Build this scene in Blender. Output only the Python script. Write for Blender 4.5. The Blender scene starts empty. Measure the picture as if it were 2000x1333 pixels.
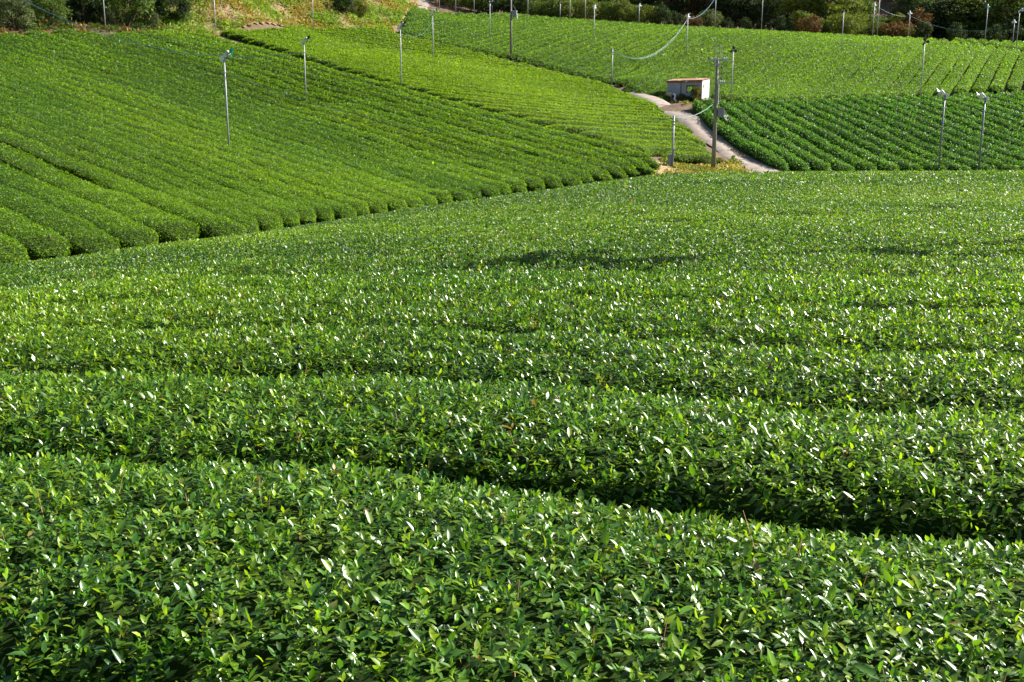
import bpy, bmesh, math, random
import numpy as np
from mathutils import Vector, Matrix

random.seed(7)
RNG = np.random.default_rng(11)
SC = bpy.context.scene
COL = SC.collection
R = math.radians

# ------------------------------------------------------------------ camera
PITCH = R(11.8)
FPX = 2000.0                      # focal length in pixels of the 2000 px wide photograph
cam_d = bpy.data.cameras.new("camera")
cam_d.sensor_width = 36.0
cam_d.lens = 36.0
cam_d.clip_start = 0.05
cam_d.clip_end = 3000.0
cam = bpy.data.objects.new("camera", cam_d)
COL.objects.link(cam)
cam.location = (0, 0, 0)
cam.rotation_euler = (R(90) - PITCH, 0, 0)
SC.camera = cam

# ------------------------------------------------------------------ sky and sun
SUN_AZ = R(22)                    # from +x (right) towards +y (away from the camera)
SUN_EL = R(35)
TO_SUN = np.array([math.cos(SUN_AZ) * math.cos(SUN_EL), math.sin(SUN_AZ) * math.cos(SUN_EL), math.sin(SUN_EL)])
world = bpy.data.worlds.new("World")
SC.world = world
world.use_nodes = True
wn = world.node_tree
sky = wn.nodes.new('ShaderNodeTexSky')
sky.sky_type = 'NISHITA'
sky.sun_disc = False
sky.sun_elevation = SUN_EL
sky.sun_rotation = R(90) - SUN_AZ  # the sky measures from +y, clockwise
bg = wn.nodes['Background']
bg.inputs[1].default_value = 0.055
wn.links.new(sky.outputs[0], bg.inputs[0])
sun_d = bpy.data.lights.new("sun", 'SUN')
sun_d.energy = 5.0
sun_d.angle = R(0.53)
sun_d.color = (1.0, 0.94, 0.84)
sun = bpy.data.objects.new("sun", sun_d)
COL.objects.link(sun)
sun.rotation_euler = Vector(TO_SUN).to_track_quat('Z', 'Y').to_euler()
SC.view_settings.view_transform = 'Standard'
SC.view_settings.look = 'None'
SC.view_settings.gamma = 1.0
SC.view_settings.exposure = 1.4

# ------------------------------------------------------------------ pixel <-> place
CP, SP = math.cos(PITCH), math.sin(PITCH)


def ray(u, v):
    X = (u - 1000.0) / FPX
    Y = (666.5 - v) / FPX
    return np.array([X, CP + Y * SP, -SP + Y * CP])


def at(u, v, D):
    """The place D metres ahead (along y) seen at pixel u, v of the photograph."""
    d = ray(u, v)
    return d * (D / d[1])


def project(x, y, z):
    d = y * CP - z * SP
    up = y * SP + z * CP
    d = np.maximum(d, 0.05)
    return 1000 + FPX * x / d, 666.5 - FPX * up / d


# ------------------------------------------------------------------ noise
_PERM = np.random.default_rng(3).random((256, 256))


def vnoise(x, y):
    xi = np.floor(x).astype(np.int64)
    yi = np.floor(y).astype(np.int64)
    fx = x - xi
    fy = y - yi
    fx = fx * fx * (3 - 2 * fx)
    fy = fy * fy * (3 - 2 * fy)
    a = _PERM[xi & 255, yi & 255]
    b = _PERM[(xi + 1) & 255, yi & 255]
    c = _PERM[xi & 255, (yi + 1) & 255]
    d = _PERM[(xi + 1) & 255, (yi + 1) & 255]
    return (a * (1 - fx) + b * fx) * (1 - fy) + (c * (1 - fx) + d * fx) * fy


def fbm(x, y, o=3):
    t = 0
    w = 0
    for k in range(o):
        t = t + vnoise(x * 2 ** k + 17 * k, y * 2 ** k + 5 * k) / 2 ** k
        w += 1 / 2 ** k
    return t / w - 0.5


# ------------------------------------------------------------------ the lie of the land
HB = 0.80                         # height of the clipped bushes over the soil
H0 = 1.65                         # camera over the nearest bush tops

# far slopes: (u, v, D) of the bush tops
FIELD_B = [(-250, 515, 26), (0, 487, 30), (280, 461, 35), (463, 443, 38), (650, 412, 47), (850, 386, 57), (1000, 366, 65), (1150, 346, 71),
           (1300, 323, 78), (1285, 293, 80), (1150, 260, 86), (1000, 224, 94), (780, 164, 107), (600, 109, 118), (425, 56, 131),
           (210, 48, 120), (0, 55, 107), (-250, 70, 93)]
FIELD_C = [(1288, 296, 80.4), (1404, 301, 90), (1379, 266, 98.5), (1337, 234, 105.5), (1283, 198, 115.5), (1190, 161, 132.5), (1000, 116, 149),
           (780, 63, 164), (745, 50, 165), (600, 50, 152), (420, 54, 132), (600, 112, 117.5), (780, 167, 106.5), (1000, 227, 93.8), (1150, 263, 86)]
FIELD_D = [(776, 57, 167), (1000, 109, 152.5), (1190, 156, 136.5), (1230, 176, 128), (1285, 190, 123), (1330, 184, 125), (1400, 184, 124.5), (1445, 191, 120.5), (1600, 190, 120.5),
           (1800, 183, 122), (2000, 168, 125), (2250, 165, 125), (2250, 110, 160), (2000, 97, 166), (1850, 77, 178), (1750, 72, 183), (1500, 60, 190),
           (1200, 42, 200), (1000, 25, 205), (822, 15, 202)]
FIELD_D2 = [(1850, 76, 180), (2000, 95, 168.5), (2250, 108, 162.5), (2250, 90, 176), (2000, 81, 181), (1870, 75, 184)]
FIELD_E = [(1335, 215, 112), (1390, 245, 104), (1440, 280, 97), (1535, 329, 86.5), (1700, 336, 84.5), (2000, 338, 81), (2300, 338, 79), (2300, 180, 115),
           (2000, 181, 116.5), (1700, 190, 118), (1450, 197, 117), (1385, 203, 115)]
ROAD_L = [(1196, 164, 133), (1283, 210, 116), (1337, 246, 106), (1379, 278, 99), (1426, 312, 92.5), (1466, 340, 87.5), (1490, 356, 84), (1510, 372, 80)]
ROAD_R = [(1216, 163, 133.5), (1297, 203, 116.7), (1366, 236, 108), (1402, 258, 102), (1446, 290, 95), (1532, 340, 87), (1570, 358, 83), (1600, 374, 79)]

ctrl = []
for lst in (FIELD_B, FIELD_C, FIELD_D, FIELD_D2, FIELD_E):
    for u, v, D in lst:
        ctrl.append(at(u, v, D))
for u, v, D in [(447, 287, 70), (0, 268, 52), (0, 400, 37), (0, 150, 78), (597, 199, 103), (845, 115, 134), (957, 70, 170), (1160, 80, 165),
                (1341, 107, 153), (1642, 100, 153), (1800, 262, 97), (2000, 262, 96), (1600, 262, 98), (250, 200, 84), (250, 350, 52), (800, 300, 82), (1000, 300, 80)]:
    ctrl.append(at(u, v, D))
for a, b in zip(ROAD_L, ROAD_R):
    p = (at(*a) + at(*b)) / 2
    ctrl.append(p + np.array([0, 0, HB]))
for u, v, D in [(1345, 196, 113), (1310, 200, 114), (1315, 326, 84.5), (1393, 331, 85.5)]:
    ctrl.append(at(u, v, D) + np.array([0, 0, HB]))
# the bank above the two left fields, the track behind it, the wooded ground behind the crest, the far hills
for u, v, D in [(600, 0, 160), (425, 0, 140), (760, 12, 182), (830, 12, 204), (690, 20, 172)]:
    ctrl.append(at(u, v, D) + np.array([0, 0, HB]))
ctrl += [np.array(p, float) for p in [
    (-75, 135, 18), (-100, 115, 17), (-90, 95, 12), (-48, 128, 13.2), (-60, 115, 12.4), (-60, 160, 29), (-80, 200, 45), (-30, 200, 31), (-5, 235, 27),
    (0, 222, 23), (30, 225, 21), (60, 222, 18), (110, 220, 15), (150, 215, 14), (150, 130, 5), (160, 90, -3), (90, 60, -5.5), (60, 55, -5.5),
    (-12, 20, -4.6), (-5, 35, -5.0), (0, 45, -5.0), (12, 60, -5.2), (25, 62, -5.3), (40, 62, -5.4), (-14, 10, -4.4), (-40, 25, -1.5), (-60, 30, 3), (-80, 60, 9),
    (0, -20, -4), (60, -20, -6), (-60, -20, 0), (100, 20, -6),
    (-200, 320, 80), (0, 330, 42), (120, 330, 44), (240, 330, 44), (-120, 80, 18), (-230, 60, 30), (240, 100, 0), (240, -20, -10), (-240, -20, 10), (70, 330, 44), (95, 270, 22), (40, 265, 26), (150, 270, 22)]]
ctrl = np.array(ctrl)


def tps_fit(P, lam):
    n = len(P)
    xy = P[:, :2] / 50.0
    d2 = ((xy[:, None] - xy[None]) ** 2).sum(-1)
    K = 0.5 * d2 * np.log(d2 + 1e-12)
    A = np.zeros((n + 3, n + 3))
    A[:n, :n] = K + lam * np.eye(n)
    A[:n, n] = 1
    A[:n, n + 1:] = xy
    A[n, :n] = 1
    A[n + 1:, :n] = xy.T
    b = np.zeros(n + 3)
    b[:n] = P[:, 2]
    return xy, np.linalg.solve(A, b)


_XY, _W = tps_fit(ctrl, 0.0015)


def tps(x, y):
    q = np.stack([x, y], -1).reshape(-1, 2) / 50.0
    out = np.empty(len(q))
    n = len(_XY)
    for i in range(0, len(q), 40000):
        s = q[i:i + 40000]
        d2 = ((s[:, None] - _XY[None]) ** 2).sum(-1)
        out[i:i + 40000] = (0.5 * d2 * np.log(d2 + 1e-12)) @ _W[:n] + _W[n] + s @ _W[n + 1:]
    return out.reshape(np.shape(x))


GX0, GY0, GS = -260.0, -30.0, 1.0
GNX, GNY = 521, 381
_gx, _gy = np.meshgrid(GX0 + GS * np.arange(GNX), GY0 + GS * np.arange(GNY), indexing='ij')
FAR = tps(_gx, _gy)
_T_M = np.array([-0.9, -0.5, -0.36, -0.22, -0.05, 0.145, 0.25, 0.5, 0.9])
_V_M = np.array([0.150, 0.135, 0.1175, 0.0975, 0.0725, 0.0455, 0.0437, 0.0425, 0.0405])


def z_near(x, y):
    yy = np.maximum(y, 0.8)
    t = np.clip(x / yy, -0.9, 0.9)
    m = np.interp(t, _T_M, _V_M)
    Dt = 1.5 * H0 / m
    c = H0 / (2 * Dt ** 3)
    z = -H0 - c * np.maximum(y, 0) ** 3
    return np.where(y < 0, -H0 + y * 0.05, z)


NEARZ = z_near(_gx, _gy)
# the near knoll only reaches as far as the hollow before the far slopes
NEARZ = np.where(_gy > 95, -60, NEARZ)
_k = 0.5
_h = np.clip(0.5 + 0.5 * (NEARZ - FAR) / _k, 0, 1)
TOP = FAR * (1 - _h) + NEARZ * _h + _k * _h * (1 - _h)
TOP = np.maximum(TOP, -40)


def grid(G, x, y):
    fx = np.clip((np.asarray(x, float) - GX0) / GS, 0, GNX - 1.001)
    fy = np.clip((np.asarray(y, float) - GY0) / GS, 0, GNY - 1.001)
    i = fx.astype(int)
    j = fy.astype(int)
    a = fx - i
    b = fy - j
    return (G[i, j] * (1 - a) + G[i + 1, j] * a) * (1 - b) + (G[i, j + 1] * (1 - a) + G[i + 1, j + 1] * a) * b


def top_z(x, y):
    return grid(TOP, x, y)


def soil_z(x, y):
    return grid(TOP, x, y) - HB


def hit(u, v, lift=0.0, start=2.0, end=300.0):
    """First place where the ray through pixel u, v meets the bush-top surface moved by lift."""
    d = ray(u, v)
    s = np.arange(start, end, 0.1)
    P = d[None] * (s / d[1])[:, None]
    below = P[:, 2] < top_z(P[:, 0], P[:, 1]) + lift
    if not below.any():
        return None
    return P[np.argmax(below)]


# ------------------------------------------------------------------ materials
def new_mat(name):
    m = bpy.data.materials.new(name)
    m.use_nodes = True
    nt = m.node_tree
    return m, nt, nt.nodes['Principled BSDF']


def node(nt, t, **kw):
    n = nt.nodes.new(t)
    for k, v in kw.items():
        if k in n.inputs:
            n.inputs[k].default_value = v
        else:
            setattr(n, k, v)
    return n


def ramp(nt, fac, stops):
    r = nt.nodes.new('ShaderNodeValToRGB')
    e = r.color_ramp.elements
    while len(e) < len(stops):
        e.new(0.5)
    for el, (p, c) in zip(e, stops):
        el.position = p
        el.color = (*c, 1)
    nt.links.new(fac, r.inputs[0])
    return r


def noise(nt, scale, detail=4, rough=0.6, vec=None):
    n = nt.nodes.new('ShaderNodeTexNoise')
    n.inputs['Scale'].default_value = scale
    n.inputs['Detail'].default_value = detail
    n.inputs['Roughness'].default_value = rough
    if vec is None:
        g = nt.nodes.get('obj_co') or nt.nodes.new('ShaderNodeTexCoord')
        g.name = 'obj_co'
        vec = g.outputs['Object']
    nt.links.new(vec, n.inputs['Vector'])
    return n


def bump(nt, b, height, strength, dist):
    n = nt.nodes.new('ShaderNodeBump')
    n.inputs['Strength'].default_value = strength
    n.inputs['Distance'].default_value = dist
    nt.links.new(height, n.inputs['Height'])
    nt.links.new(n.outputs[0], b.inputs['Normal'])


def noisy(name, stops, scale=3.0, rough=0.8, detail=5, bstr=0.4, bdist=0.02, metal=0.0, spec=0.5):
    m, nt, b = new_mat(name)
    n = noise(nt, scale, detail)
    r = ramp(nt, n.outputs[0], stops)
    nt.links.new(r.outputs[0], b.inputs['Base Color'])
    b.inputs['Roughness'].default_value = rough
    b.inputs['Metallic'].default_value = metal
    b.inputs['Specular IOR Level'].default_value = spec
    if bstr:
        bump(nt, b, n.outputs[0], bstr, bdist)
    return m


def leaf_mat(name, rough, spec, trans):
    """Leaf blades: each blade's own colour sits in the tint attribute; part of the light passes through."""
    m, nt, b = new_mat(name)
    a = nt.nodes.new('ShaderNodeAttribute')
    a.attribute_name = 'tint'
    nt.links.new(a.outputs['Color'], b.inputs['Base Color'])
    b.inputs['Roughness'].default_value = rough
    b.inputs['Specular IOR Level'].default_value = spec
    tr = nt.nodes.new('ShaderNodeBsdfTranslucent')
    hs = nt.nodes.new('ShaderNodeMixRGB')
    hs.blend_type = 'MULTIPLY'
    hs.inputs[0].default_value = 1.0
    hs.inputs[2].default_value = (1.5, 1.5, 0.45, 1)
    nt.links.new(a.outputs['Color'], hs.inputs[1])
    nt.links.new(hs.outputs[0], tr.inputs['Color'])
    mx = nt.nodes.new('ShaderNodeMixShader')
    mx.inputs[0].default_value = trans
    nt.links.new(b.outputs[0], mx.inputs[1])
    nt.links.new(tr.outputs[0], mx.inputs[2])
    nt.links.new(mx.outputs[0], nt.nodes['Material Output'].inputs['Surface'])
    return m


M = {}
M['leaf'] = leaf_mat('tea_leaf', 0.34, 0.7, 0.36)
M['mid_leaf'] = leaf_mat('knoll_tea_leaf', 0.46, 0.6, 0.36)
M['far_leaf'] = leaf_mat('slope_tea_leaf', 0.5, 0.35, 0.42)
M['tree_leaf'] = leaf_mat('tree_leaf', 0.6, 0.12, 0.3)
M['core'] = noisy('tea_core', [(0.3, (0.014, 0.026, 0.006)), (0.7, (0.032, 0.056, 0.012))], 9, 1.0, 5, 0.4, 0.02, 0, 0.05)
M['soil'] = noisy('soil', [(0.25, (0.06, 0.036, 0.02)), (0.5, (0.12, 0.075, 0.042)), (0.75, (0.2, 0.135, 0.075))], 1.3, 0.95, 8, 0.7, 0.1)
M['bank'] = noisy('bank_soil', [(0.3, (0.16, 0.085, 0.05)), (0.46, (0.30, 0.18, 0.11)), (0.55, (0.16, 0.16, 0.05)), (0.7, (0.38, 0.26, 0.16))], 0.9, 0.95, 8, 0.8, 0.15)
M['bark'] = noisy('bark', [(0.3, (0.05, 0.035, 0.025)), (0.7, (0.13, 0.1, 0.075))], 6, 0.9)
M['twig'] = noisy('twig_bark', [(0.3, (0.16, 0.07, 0.03)), (0.7, (0.33, 0.18, 0.09))], 20, 0.7)
M['galv'] = noisy('galvanised_steel', [(0.3, (0.30, 0.31, 0.33)), (0.7, (0.42, 0.43, 0.45))], 7, 0.5, 3, 0.05, 0.002, 0.15)
M['steel'] = noisy('grey_painted_steel', [(0.3, (0.17, 0.19, 0.21)), (0.7, (0.25, 0.27, 0.29))], 7, 0.45, 3, 0.05, 0.002, 0.3)
M['white'] = noisy('white_enamel', [(0.3, (0.7, 0.7, 0.69)), (0.7, (0.82, 0.82, 0.8))], 8, 0.35, 4, 0.03, 0.002)
M['green'] = noisy('green_plastic', [(0.3, (0.0, 0.16, 0.09)), (0.7, (0.01, 0.24, 0.14))], 5, 0.35, 3, 0.02, 0.002)
M['dkgreen'] = noisy('dark_green_plastic', [(0.3, (0.004, 0.03, 0.016)), (0.7, (0.008, 0.045, 0.026))], 5, 0.4, 3, 0.02, 0.002)
M['paleblade'] = noisy('pale_plastic', [(0.3, (0.55, 0.66, 0.62)), (0.7, (0.72, 0.8, 0.76))], 5, 0.35, 3, 0.02, 0.002)  # sunlight on the fan blades is put into this colour
M['black'] = noisy('black_rubber', [(0.3, (0.012, 0.012, 0.013)), (0.7, (0.03, 0.03, 0.03))], 9, 0.5, 3, 0.02, 0.002)
M['concrete'] = noisy('pole_concrete', [(0.3, (0.17, 0.15, 0.13)), (0.7, (0.27, 0.25, 0.22))], 4, 0.85, 6, 0.15, 0.01)
M['road'] = noisy('pale_concrete', [(0.25, (0.13, 0.10, 0.075)), (0.42, (0.24, 0.195, 0.16)), (0.58, (0.32, 0.265, 0.225)), (0.72, (0.16, 0.13, 0.075))], 1.1, 0.9, 9, 0.3, 0.03)
M['verge'] = noisy('dry_verge', [(0.3, (0.2, 0.15, 0.06)), (0.5, (0.36, 0.27, 0.12)), (0.7, (0.42, 0.26, 0.13))], 1.2, 0.95, 8, 0.6, 0.08)
M['cable'] = noisy('teal_cable', [(0.3, (0.015, 0.13, 0.12)), (0.7, (0.04, 0.22, 0.2))], 3, 0.45, 2, 0)
M['bluecable'] = noisy('blue_cable', [(0.3, (0.04, 0.14, 0.25)), (0.7, (0.08, 0.22, 0.34))], 3, 0.45, 2, 0)
M['porcelain'] = noisy('porcelain', [(0.3, (0.7, 0.7, 0.68)), (0.7, (0.8, 0.8, 0.78))], 10, 0.2, 2, 0)
M['blue'] = noisy('blue_sheet', [(0.3, (0.01, 0.12, 0.5)), (0.7, (0.02, 0.2, 0.65))], 4, 0.5, 3, 0.2)
M['beige'] = noisy('weathered_beige', [(0.3, (0.33, 0.27, 0.17)), (0.7, (0.5, 0.43, 0.3))], 5, 0.8, 5, 0.2)
M['redprim'] = noisy('red_lead_paint', [(0.3, (0.5, 0.14, 0.05)), (0.7, (0.62, 0.22, 0.08))], 6, 0.6, 4, 0.1)


def sheet_metal(name, stops, rust, axis_scale):
    m, nt, b = new_mat(name)
    n = noise(nt, 1.6, 6)
    r = ramp(nt, n.outputs[0], stops)
    n2 = noise(nt, axis_scale, 7, 0.7)
    r2 = ramp(nt, n2.outputs[0], rust)
    mx = nt.nodes.new('ShaderNodeMixRGB')
    nt.links.new(r2.outputs[0], mx.inputs[0])
    nt.links.new(r.outputs[0], mx.inputs[1])
    mx.inputs[2].default_value = (0.22, 0.075, 0.03, 1)
    nt.links.new(mx.outputs[0], b.inputs['Base Color'])
    b.inputs['Roughness'].default_value = 0.6
    bump(nt, b, n2.outputs[0], 0.2, 0.01)
    return m


M['wall'] = sheet_metal('grey_wall_sheet', [(0.3, (0.26, 0.29, 0.33)), (0.7, (0.36, 0.385, 0.42))], [(0.62, (0, 0, 0)), (0.72, (0.7, 0.7, 0.7))], 2.2)
M['white_wall'] = sheet_metal('white_wall_sheet', [(0.3, (0.72, 0.71, 0.69)), (0.7, (0.8, 0.79, 0.77))], [(0.7, (0, 0, 0)), (0.78, (0.5, 0.5, 0.5))], 2.0)
M['roof'] = sheet_metal('rusty_roof_sheet', [(0.3, (0.55, 0.5, 0.45)), (0.7, (0.68, 0.64, 0.58))], [(0.36, (0, 0, 0)), (0.46, (1, 1, 1))], 1.3)


# ------------------------------------------------------------------ object helpers
def tag(o, label=None, cat=None, group=None, kind=None):
    if label:
        o['label'] = label
    if cat:
        o['category'] = cat
    if group:
        o['group'] = group
    if kind:
        o['kind'] = kind
    return o


def empty(name, loc, rz=0.0):
    o = bpy.data.objects.new(name, None)
    o.empty_display_size = 0.2
    COL.objects.link(o)
    o.location = loc
    o.rotation_euler = (0, 0, rz)
    return o


def link(name, me, parent=None):
    o = bpy.data.objects.new(name, me)
    COL.objects.link(o)
    if parent is not None:
        o.parent = parent
    return o


def np_mesh(name, V, tris=None, quads=None, mats=(), tri_mat=None, quad_mat=None, tint=None, smooth=False, smooth_tris=None):
    """A mesh straight from numpy arrays."""
    me = bpy.data.meshes.new(name)
    nt_ = 0 if tris is None else len(tris)
    nq = 0 if quads is None else len(quads)
    me.vertices.add(len(V))
    me.vertices.foreach_set('co', np.ascontiguousarray(V, np.float32).ravel())
    loops = []
    if nt_:
        loops.append(np.asarray(tris, np.int32).ravel())
    if nq:
        loops.append(np.asarray(quads, np.int32).ravel())
    L = np.concatenate(loops)
    me.loops.add(len(L))
    me.loops.foreach_set('vertex_index', L)
    me.polygons.add(nt_ + nq)
    start = np.concatenate([np.arange(nt_) * 3, nt_ * 3 + np.arange(nq) * 4]).astype(np.int32)
    me.polygons.foreach_set('loop_start', start)
    mi = np.concatenate([np.zeros(nt_, np.int32) if tri_mat is None else np.broadcast_to(np.asarray(tri_mat, np.int32), (nt_,)),
                         np.zeros(nq, np.int32) if quad_mat is None else np.broadcast_to(np.asarray(quad_mat, np.int32), (nq,))])
    me.polygons.foreach_set('material_index', np.ascontiguousarray(mi, np.int32))
    me.polygons.foreach_set('use_smooth', np.full(nt_ + nq, smooth, bool))
    for m in mats:
        me.materials.append(m)
    if tint is not None:
        at_ = me.attributes.new('tint', 'FLOAT_COLOR', 'POINT')
        at_.data.foreach_set('color', np.concatenate([tint, np.ones((len(tint), 1))], 1).astype(np.float32).ravel())
    me.update(calc_edges=True)
    return me


class MB:
    """Collects boxes, tubes and prisms into one mesh."""

    def __init__(self):
        self.v = []
        self.f = []

    def box(self, lo, hi, mat=None):
        x0, y0, z0 = lo
        x1, y1, z1 = hi
        n = len(self.v)
        vs = [Vector(p) for p in ((x0, y0, z0), (x1, y0, z0), (x1, y1, z0), (x0, y1, z0), (x0, y0, z1), (x1, y0, z1), (x1, y1, z1), (x0, y1, z1))]
        if mat is not None:
            vs = [mat @ v for v in vs]
        self.v += vs
        self.f += [tuple(n + i for i in f) for f in ((0, 3, 2, 1), (4, 5, 6, 7), (0, 1, 5, 4), (1, 2, 6, 5), (2, 3, 7, 6), (3, 0, 4, 7))]
        return self

    def tube(self, pts, radii, seg=8, caps=True):
        pts = [Vector(p) for p in pts]
        if not hasattr(radii, '__len__'):
            radii = [radii] * len(pts)
        n0 = len(self.v)
        prev = None
        for i, p in enumerate(pts):
            t = (pts[min(i + 1, len(pts) - 1)] - pts[max(i - 1, 0)]).normalized()
            if prev is None:
                a = t.cross(Vector((0, 0, 1)))
                if a.length < 0.05:
                    a = t.cross(Vector((1, 0, 0)))
            else:
                a = prev - t * prev.dot(t)
            a.normalize()
            b = t.cross(a)
            prev = a
            for k in range(seg):
                ang = 2 * math.pi * k / seg
                self.v.append(p + (a * math.cos(ang) + b * math.sin(ang)) * radii[i])
        for i in range(len(pts) - 1):
            for k in range(seg):
                k2 = (k + 1) % seg
                q = n0 + i * seg
                self.f.append((q + k, q + k2, q + seg + k2, q + seg + k))
        if caps:
            self.f.append(tuple(n0 + k for k in reversed(range(seg))))
            e = n0 + (len(pts) - 1) * seg
            self.f.append(tuple(e + k for k in range(seg)))
        return self

    def mesh(self, name, mat, smooth=False):
        me = bpy.data.meshes.new(name)
        me.from_pydata([tuple(v) for v in self.v], [], self.f)
        me.materials.append(mat)
        bm = bmesh.new()
        bm.from_mesh(me)
        bmesh.ops.recalc_face_normals(bm, faces=bm.faces)
        bm.to_mesh(me)
        bm.free()
        if smooth:
            for p in me.polygons:
                p.use_smooth = len(p.vertices) == 4
        return me

    def build(self, name, mat, parent=None, smooth=False):
        return link(name, self.mesh(name, mat, smooth), parent)


# ------------------------------------------------------------------ leaves
def unit(a):
    return a / np.maximum(np.linalg.norm(a, axis=1, keepdims=True), 1e-9)


def leaf_frames(P, N, spread, droop, rng):
    n = len(P)
    if isinstance(N, tuple):
        # blades standing round a shoot: N holds the lengthwise direction of each
        a = unit(N[0] + rng.normal(0, 0.12, (n, 3)))
        up = np.tile(np.array([[0.0, 0.0, 1.0]]), (n, 1)) + rng.normal(0, 0.22, (n, 3))
        nn = unit(up - a * (a * up).sum(1, keepdims=True))
        b = np.cross(nn, a)
        return a, b, nn
    nn = unit(N + rng.normal(0, 1, (n, 3)) * spread)
    a = rng.normal(0, 1, (n, 3))
    a = unit(a - nn * (a * nn).sum(1, keepdims=True))
    a = unit(a + nn * droop)
    b = unit(np.cross(nn, a))
    nn = np.cross(a, b)
    return a, b, nn


def leaf_fine(P, N, size, tint, spread, droop, rng):
    """Curved blade folded along its midrib: 8 points, 6 faces."""
    n = len(P)
    a, b, c = leaf_frames(P, N, spread, droop, rng)
    L = size[:, None]
    wd = L * rng.uniform(0.17, 0.25, (n, 1))
    fold = wd * rng.uniform(0.1, 0.55, (n, 1))
    cur = L * rng.uniform(-0.02, 0.30, (n, 1))
    pts = [P, P + a * L * .34 - c * cur * .02, P + a * L * .7 - c * cur * .38, P + a * L - c * cur,
           P + a * L * .30 + b * wd * .92 + c * (fold - cur * .02), P + a * L * .66 + b * wd * .8 + c * (fold * .85 - cur * .34),
           P + a * L * .30 - b * wd * .92 + c * (fold - cur * .02), P + a * L * .66 - b * wd * .8 + c * (fold * .85 - cur * .34)]
    V = np.stack(pts, 1).reshape(-1, 3)
    o = (np.arange(n) * 8)[:, None]
    T = np.concatenate([o + np.array(t) for t in ((0, 1, 4), (0, 6, 1), (2, 3, 5), (2, 7, 3))])
    Q = np.concatenate([o + np.array(q) for q in ((1, 2, 5, 4), (1, 6, 7, 2))])
    return V, T, Q, np.repeat(tint, 8, 0)


def leaf_fold(P, N, size, tint, spread, droop, rng, quad=False):
    """Kite-shaped blade folded along its midrib."""
    n = len(P)
    a, b, c = leaf_frames(P, N, spread, droop, rng)
    L = size[:, None]
    wd = L * rng.uniform(0.2, 0.3, (n, 1))
    fold = wd * rng.uniform(0.0, 0.6, (n, 1))
    m = P + a * L * .45 + c * fold
    V = np.stack([P, m + b * wd, P + a * L, m - b * wd], 1).reshape(-1, 3)
    o = (np.arange(n) * 4)[:, None]
    if quad:
        return V, None, o + np.array((0, 3, 2, 1)), np.repeat(tint, 4, 0)
    T = np.concatenate([o + np.array((0, 2, 1)), o + np.array((0, 3, 2))])
    return V, T, None, np.repeat(tint, 4, 0)


class Bag:
    """Joins leaf batches and a core surface into one mesh."""

    def __init__(self):
        self.V, self.T, self.Q, self.C, self.tm, self.qm, self.n = [], [], [], [], [], [], 0

    def add(self, V, T, Q, C, mat):
        self.V.append(V)
        self.C.append(C)
        if T is not None and len(T):
            self.T.append(T + self.n)
            self.tm.append(np.full(len(T), mat))
        if Q is not None and len(Q):
            self.Q.append(Q + self.n)
            self.qm.append(np.full(len(Q), mat))
        self.n += len(V)

    def mesh(self, name, mats, smooth=False):
        cat = lambda l: np.concatenate(l) if l else None
        return np_mesh(name, cat(self.V), cat(self.T), cat(self.Q), mats, cat(self.tm), cat(self.qm), cat(self.C), smooth)


# ------------------------------------------------------------------ tea rows
PROF_CLIP = np.array([(-0.74, 0.06), (-0.90, 0.30), (-0.93, 0.50), (-0.84, 0.655), (-0.60, 0.745), (-0.3, 0.79), (0, 0.80),
                      (0.3, 0.79), (0.60, 0.745), (0.84, 0.655), (0.93, 0.50), (0.90, 0.30), (0.74, 0.06)])
PROF_FLAT = np.array([(-0.80, 0.06), (-0.93, 0.30), (-0.965, 0.52), (-0.93, 0.68), (-0.72, 0.765), (-0.36, 0.795), (0, 0.80),
                      (0.36, 0.795), (0.72, 0.765), (0.93, 0.68), (0.965, 0.52), (0.93, 0.30), (0.80, 0.06)])
PROF_LOOSE = np.array([(-0.50, 0.06), (-0.74, 0.22), (-0.84, 0.45), (-0.76, 0.72), (-0.52, 0.93), (-0.24, 1.03), (0, 1.05),
                       (0.24, 1.03), (0.52, 0.93), (0.76, 0.72), (0.84, 0.45), (0.74, 0.22), (0.50, 0.06)])
PROF_SHEAR = np.array([(-0.85, 0.06), (-0.97, 0.30), (-1.0, 0.60), (-0.98, 0.755), (-0.8, 0.785), (-0.4, 0.80), (0, 0.80),
                       (0.4, 0.80), (0.8, 0.785), (0.98, 0.755), (1.0, 0.60), (0.97, 0.30), (0.85, 0.06)])
STATS = {}


def in_view(x, y, z, mu=260, mv=160):
    u, v = project(x, y, z)
    return (u > -mu) & (u < 2000 + mu) & (v > -mv) & (v < 1333 + mv)


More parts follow.
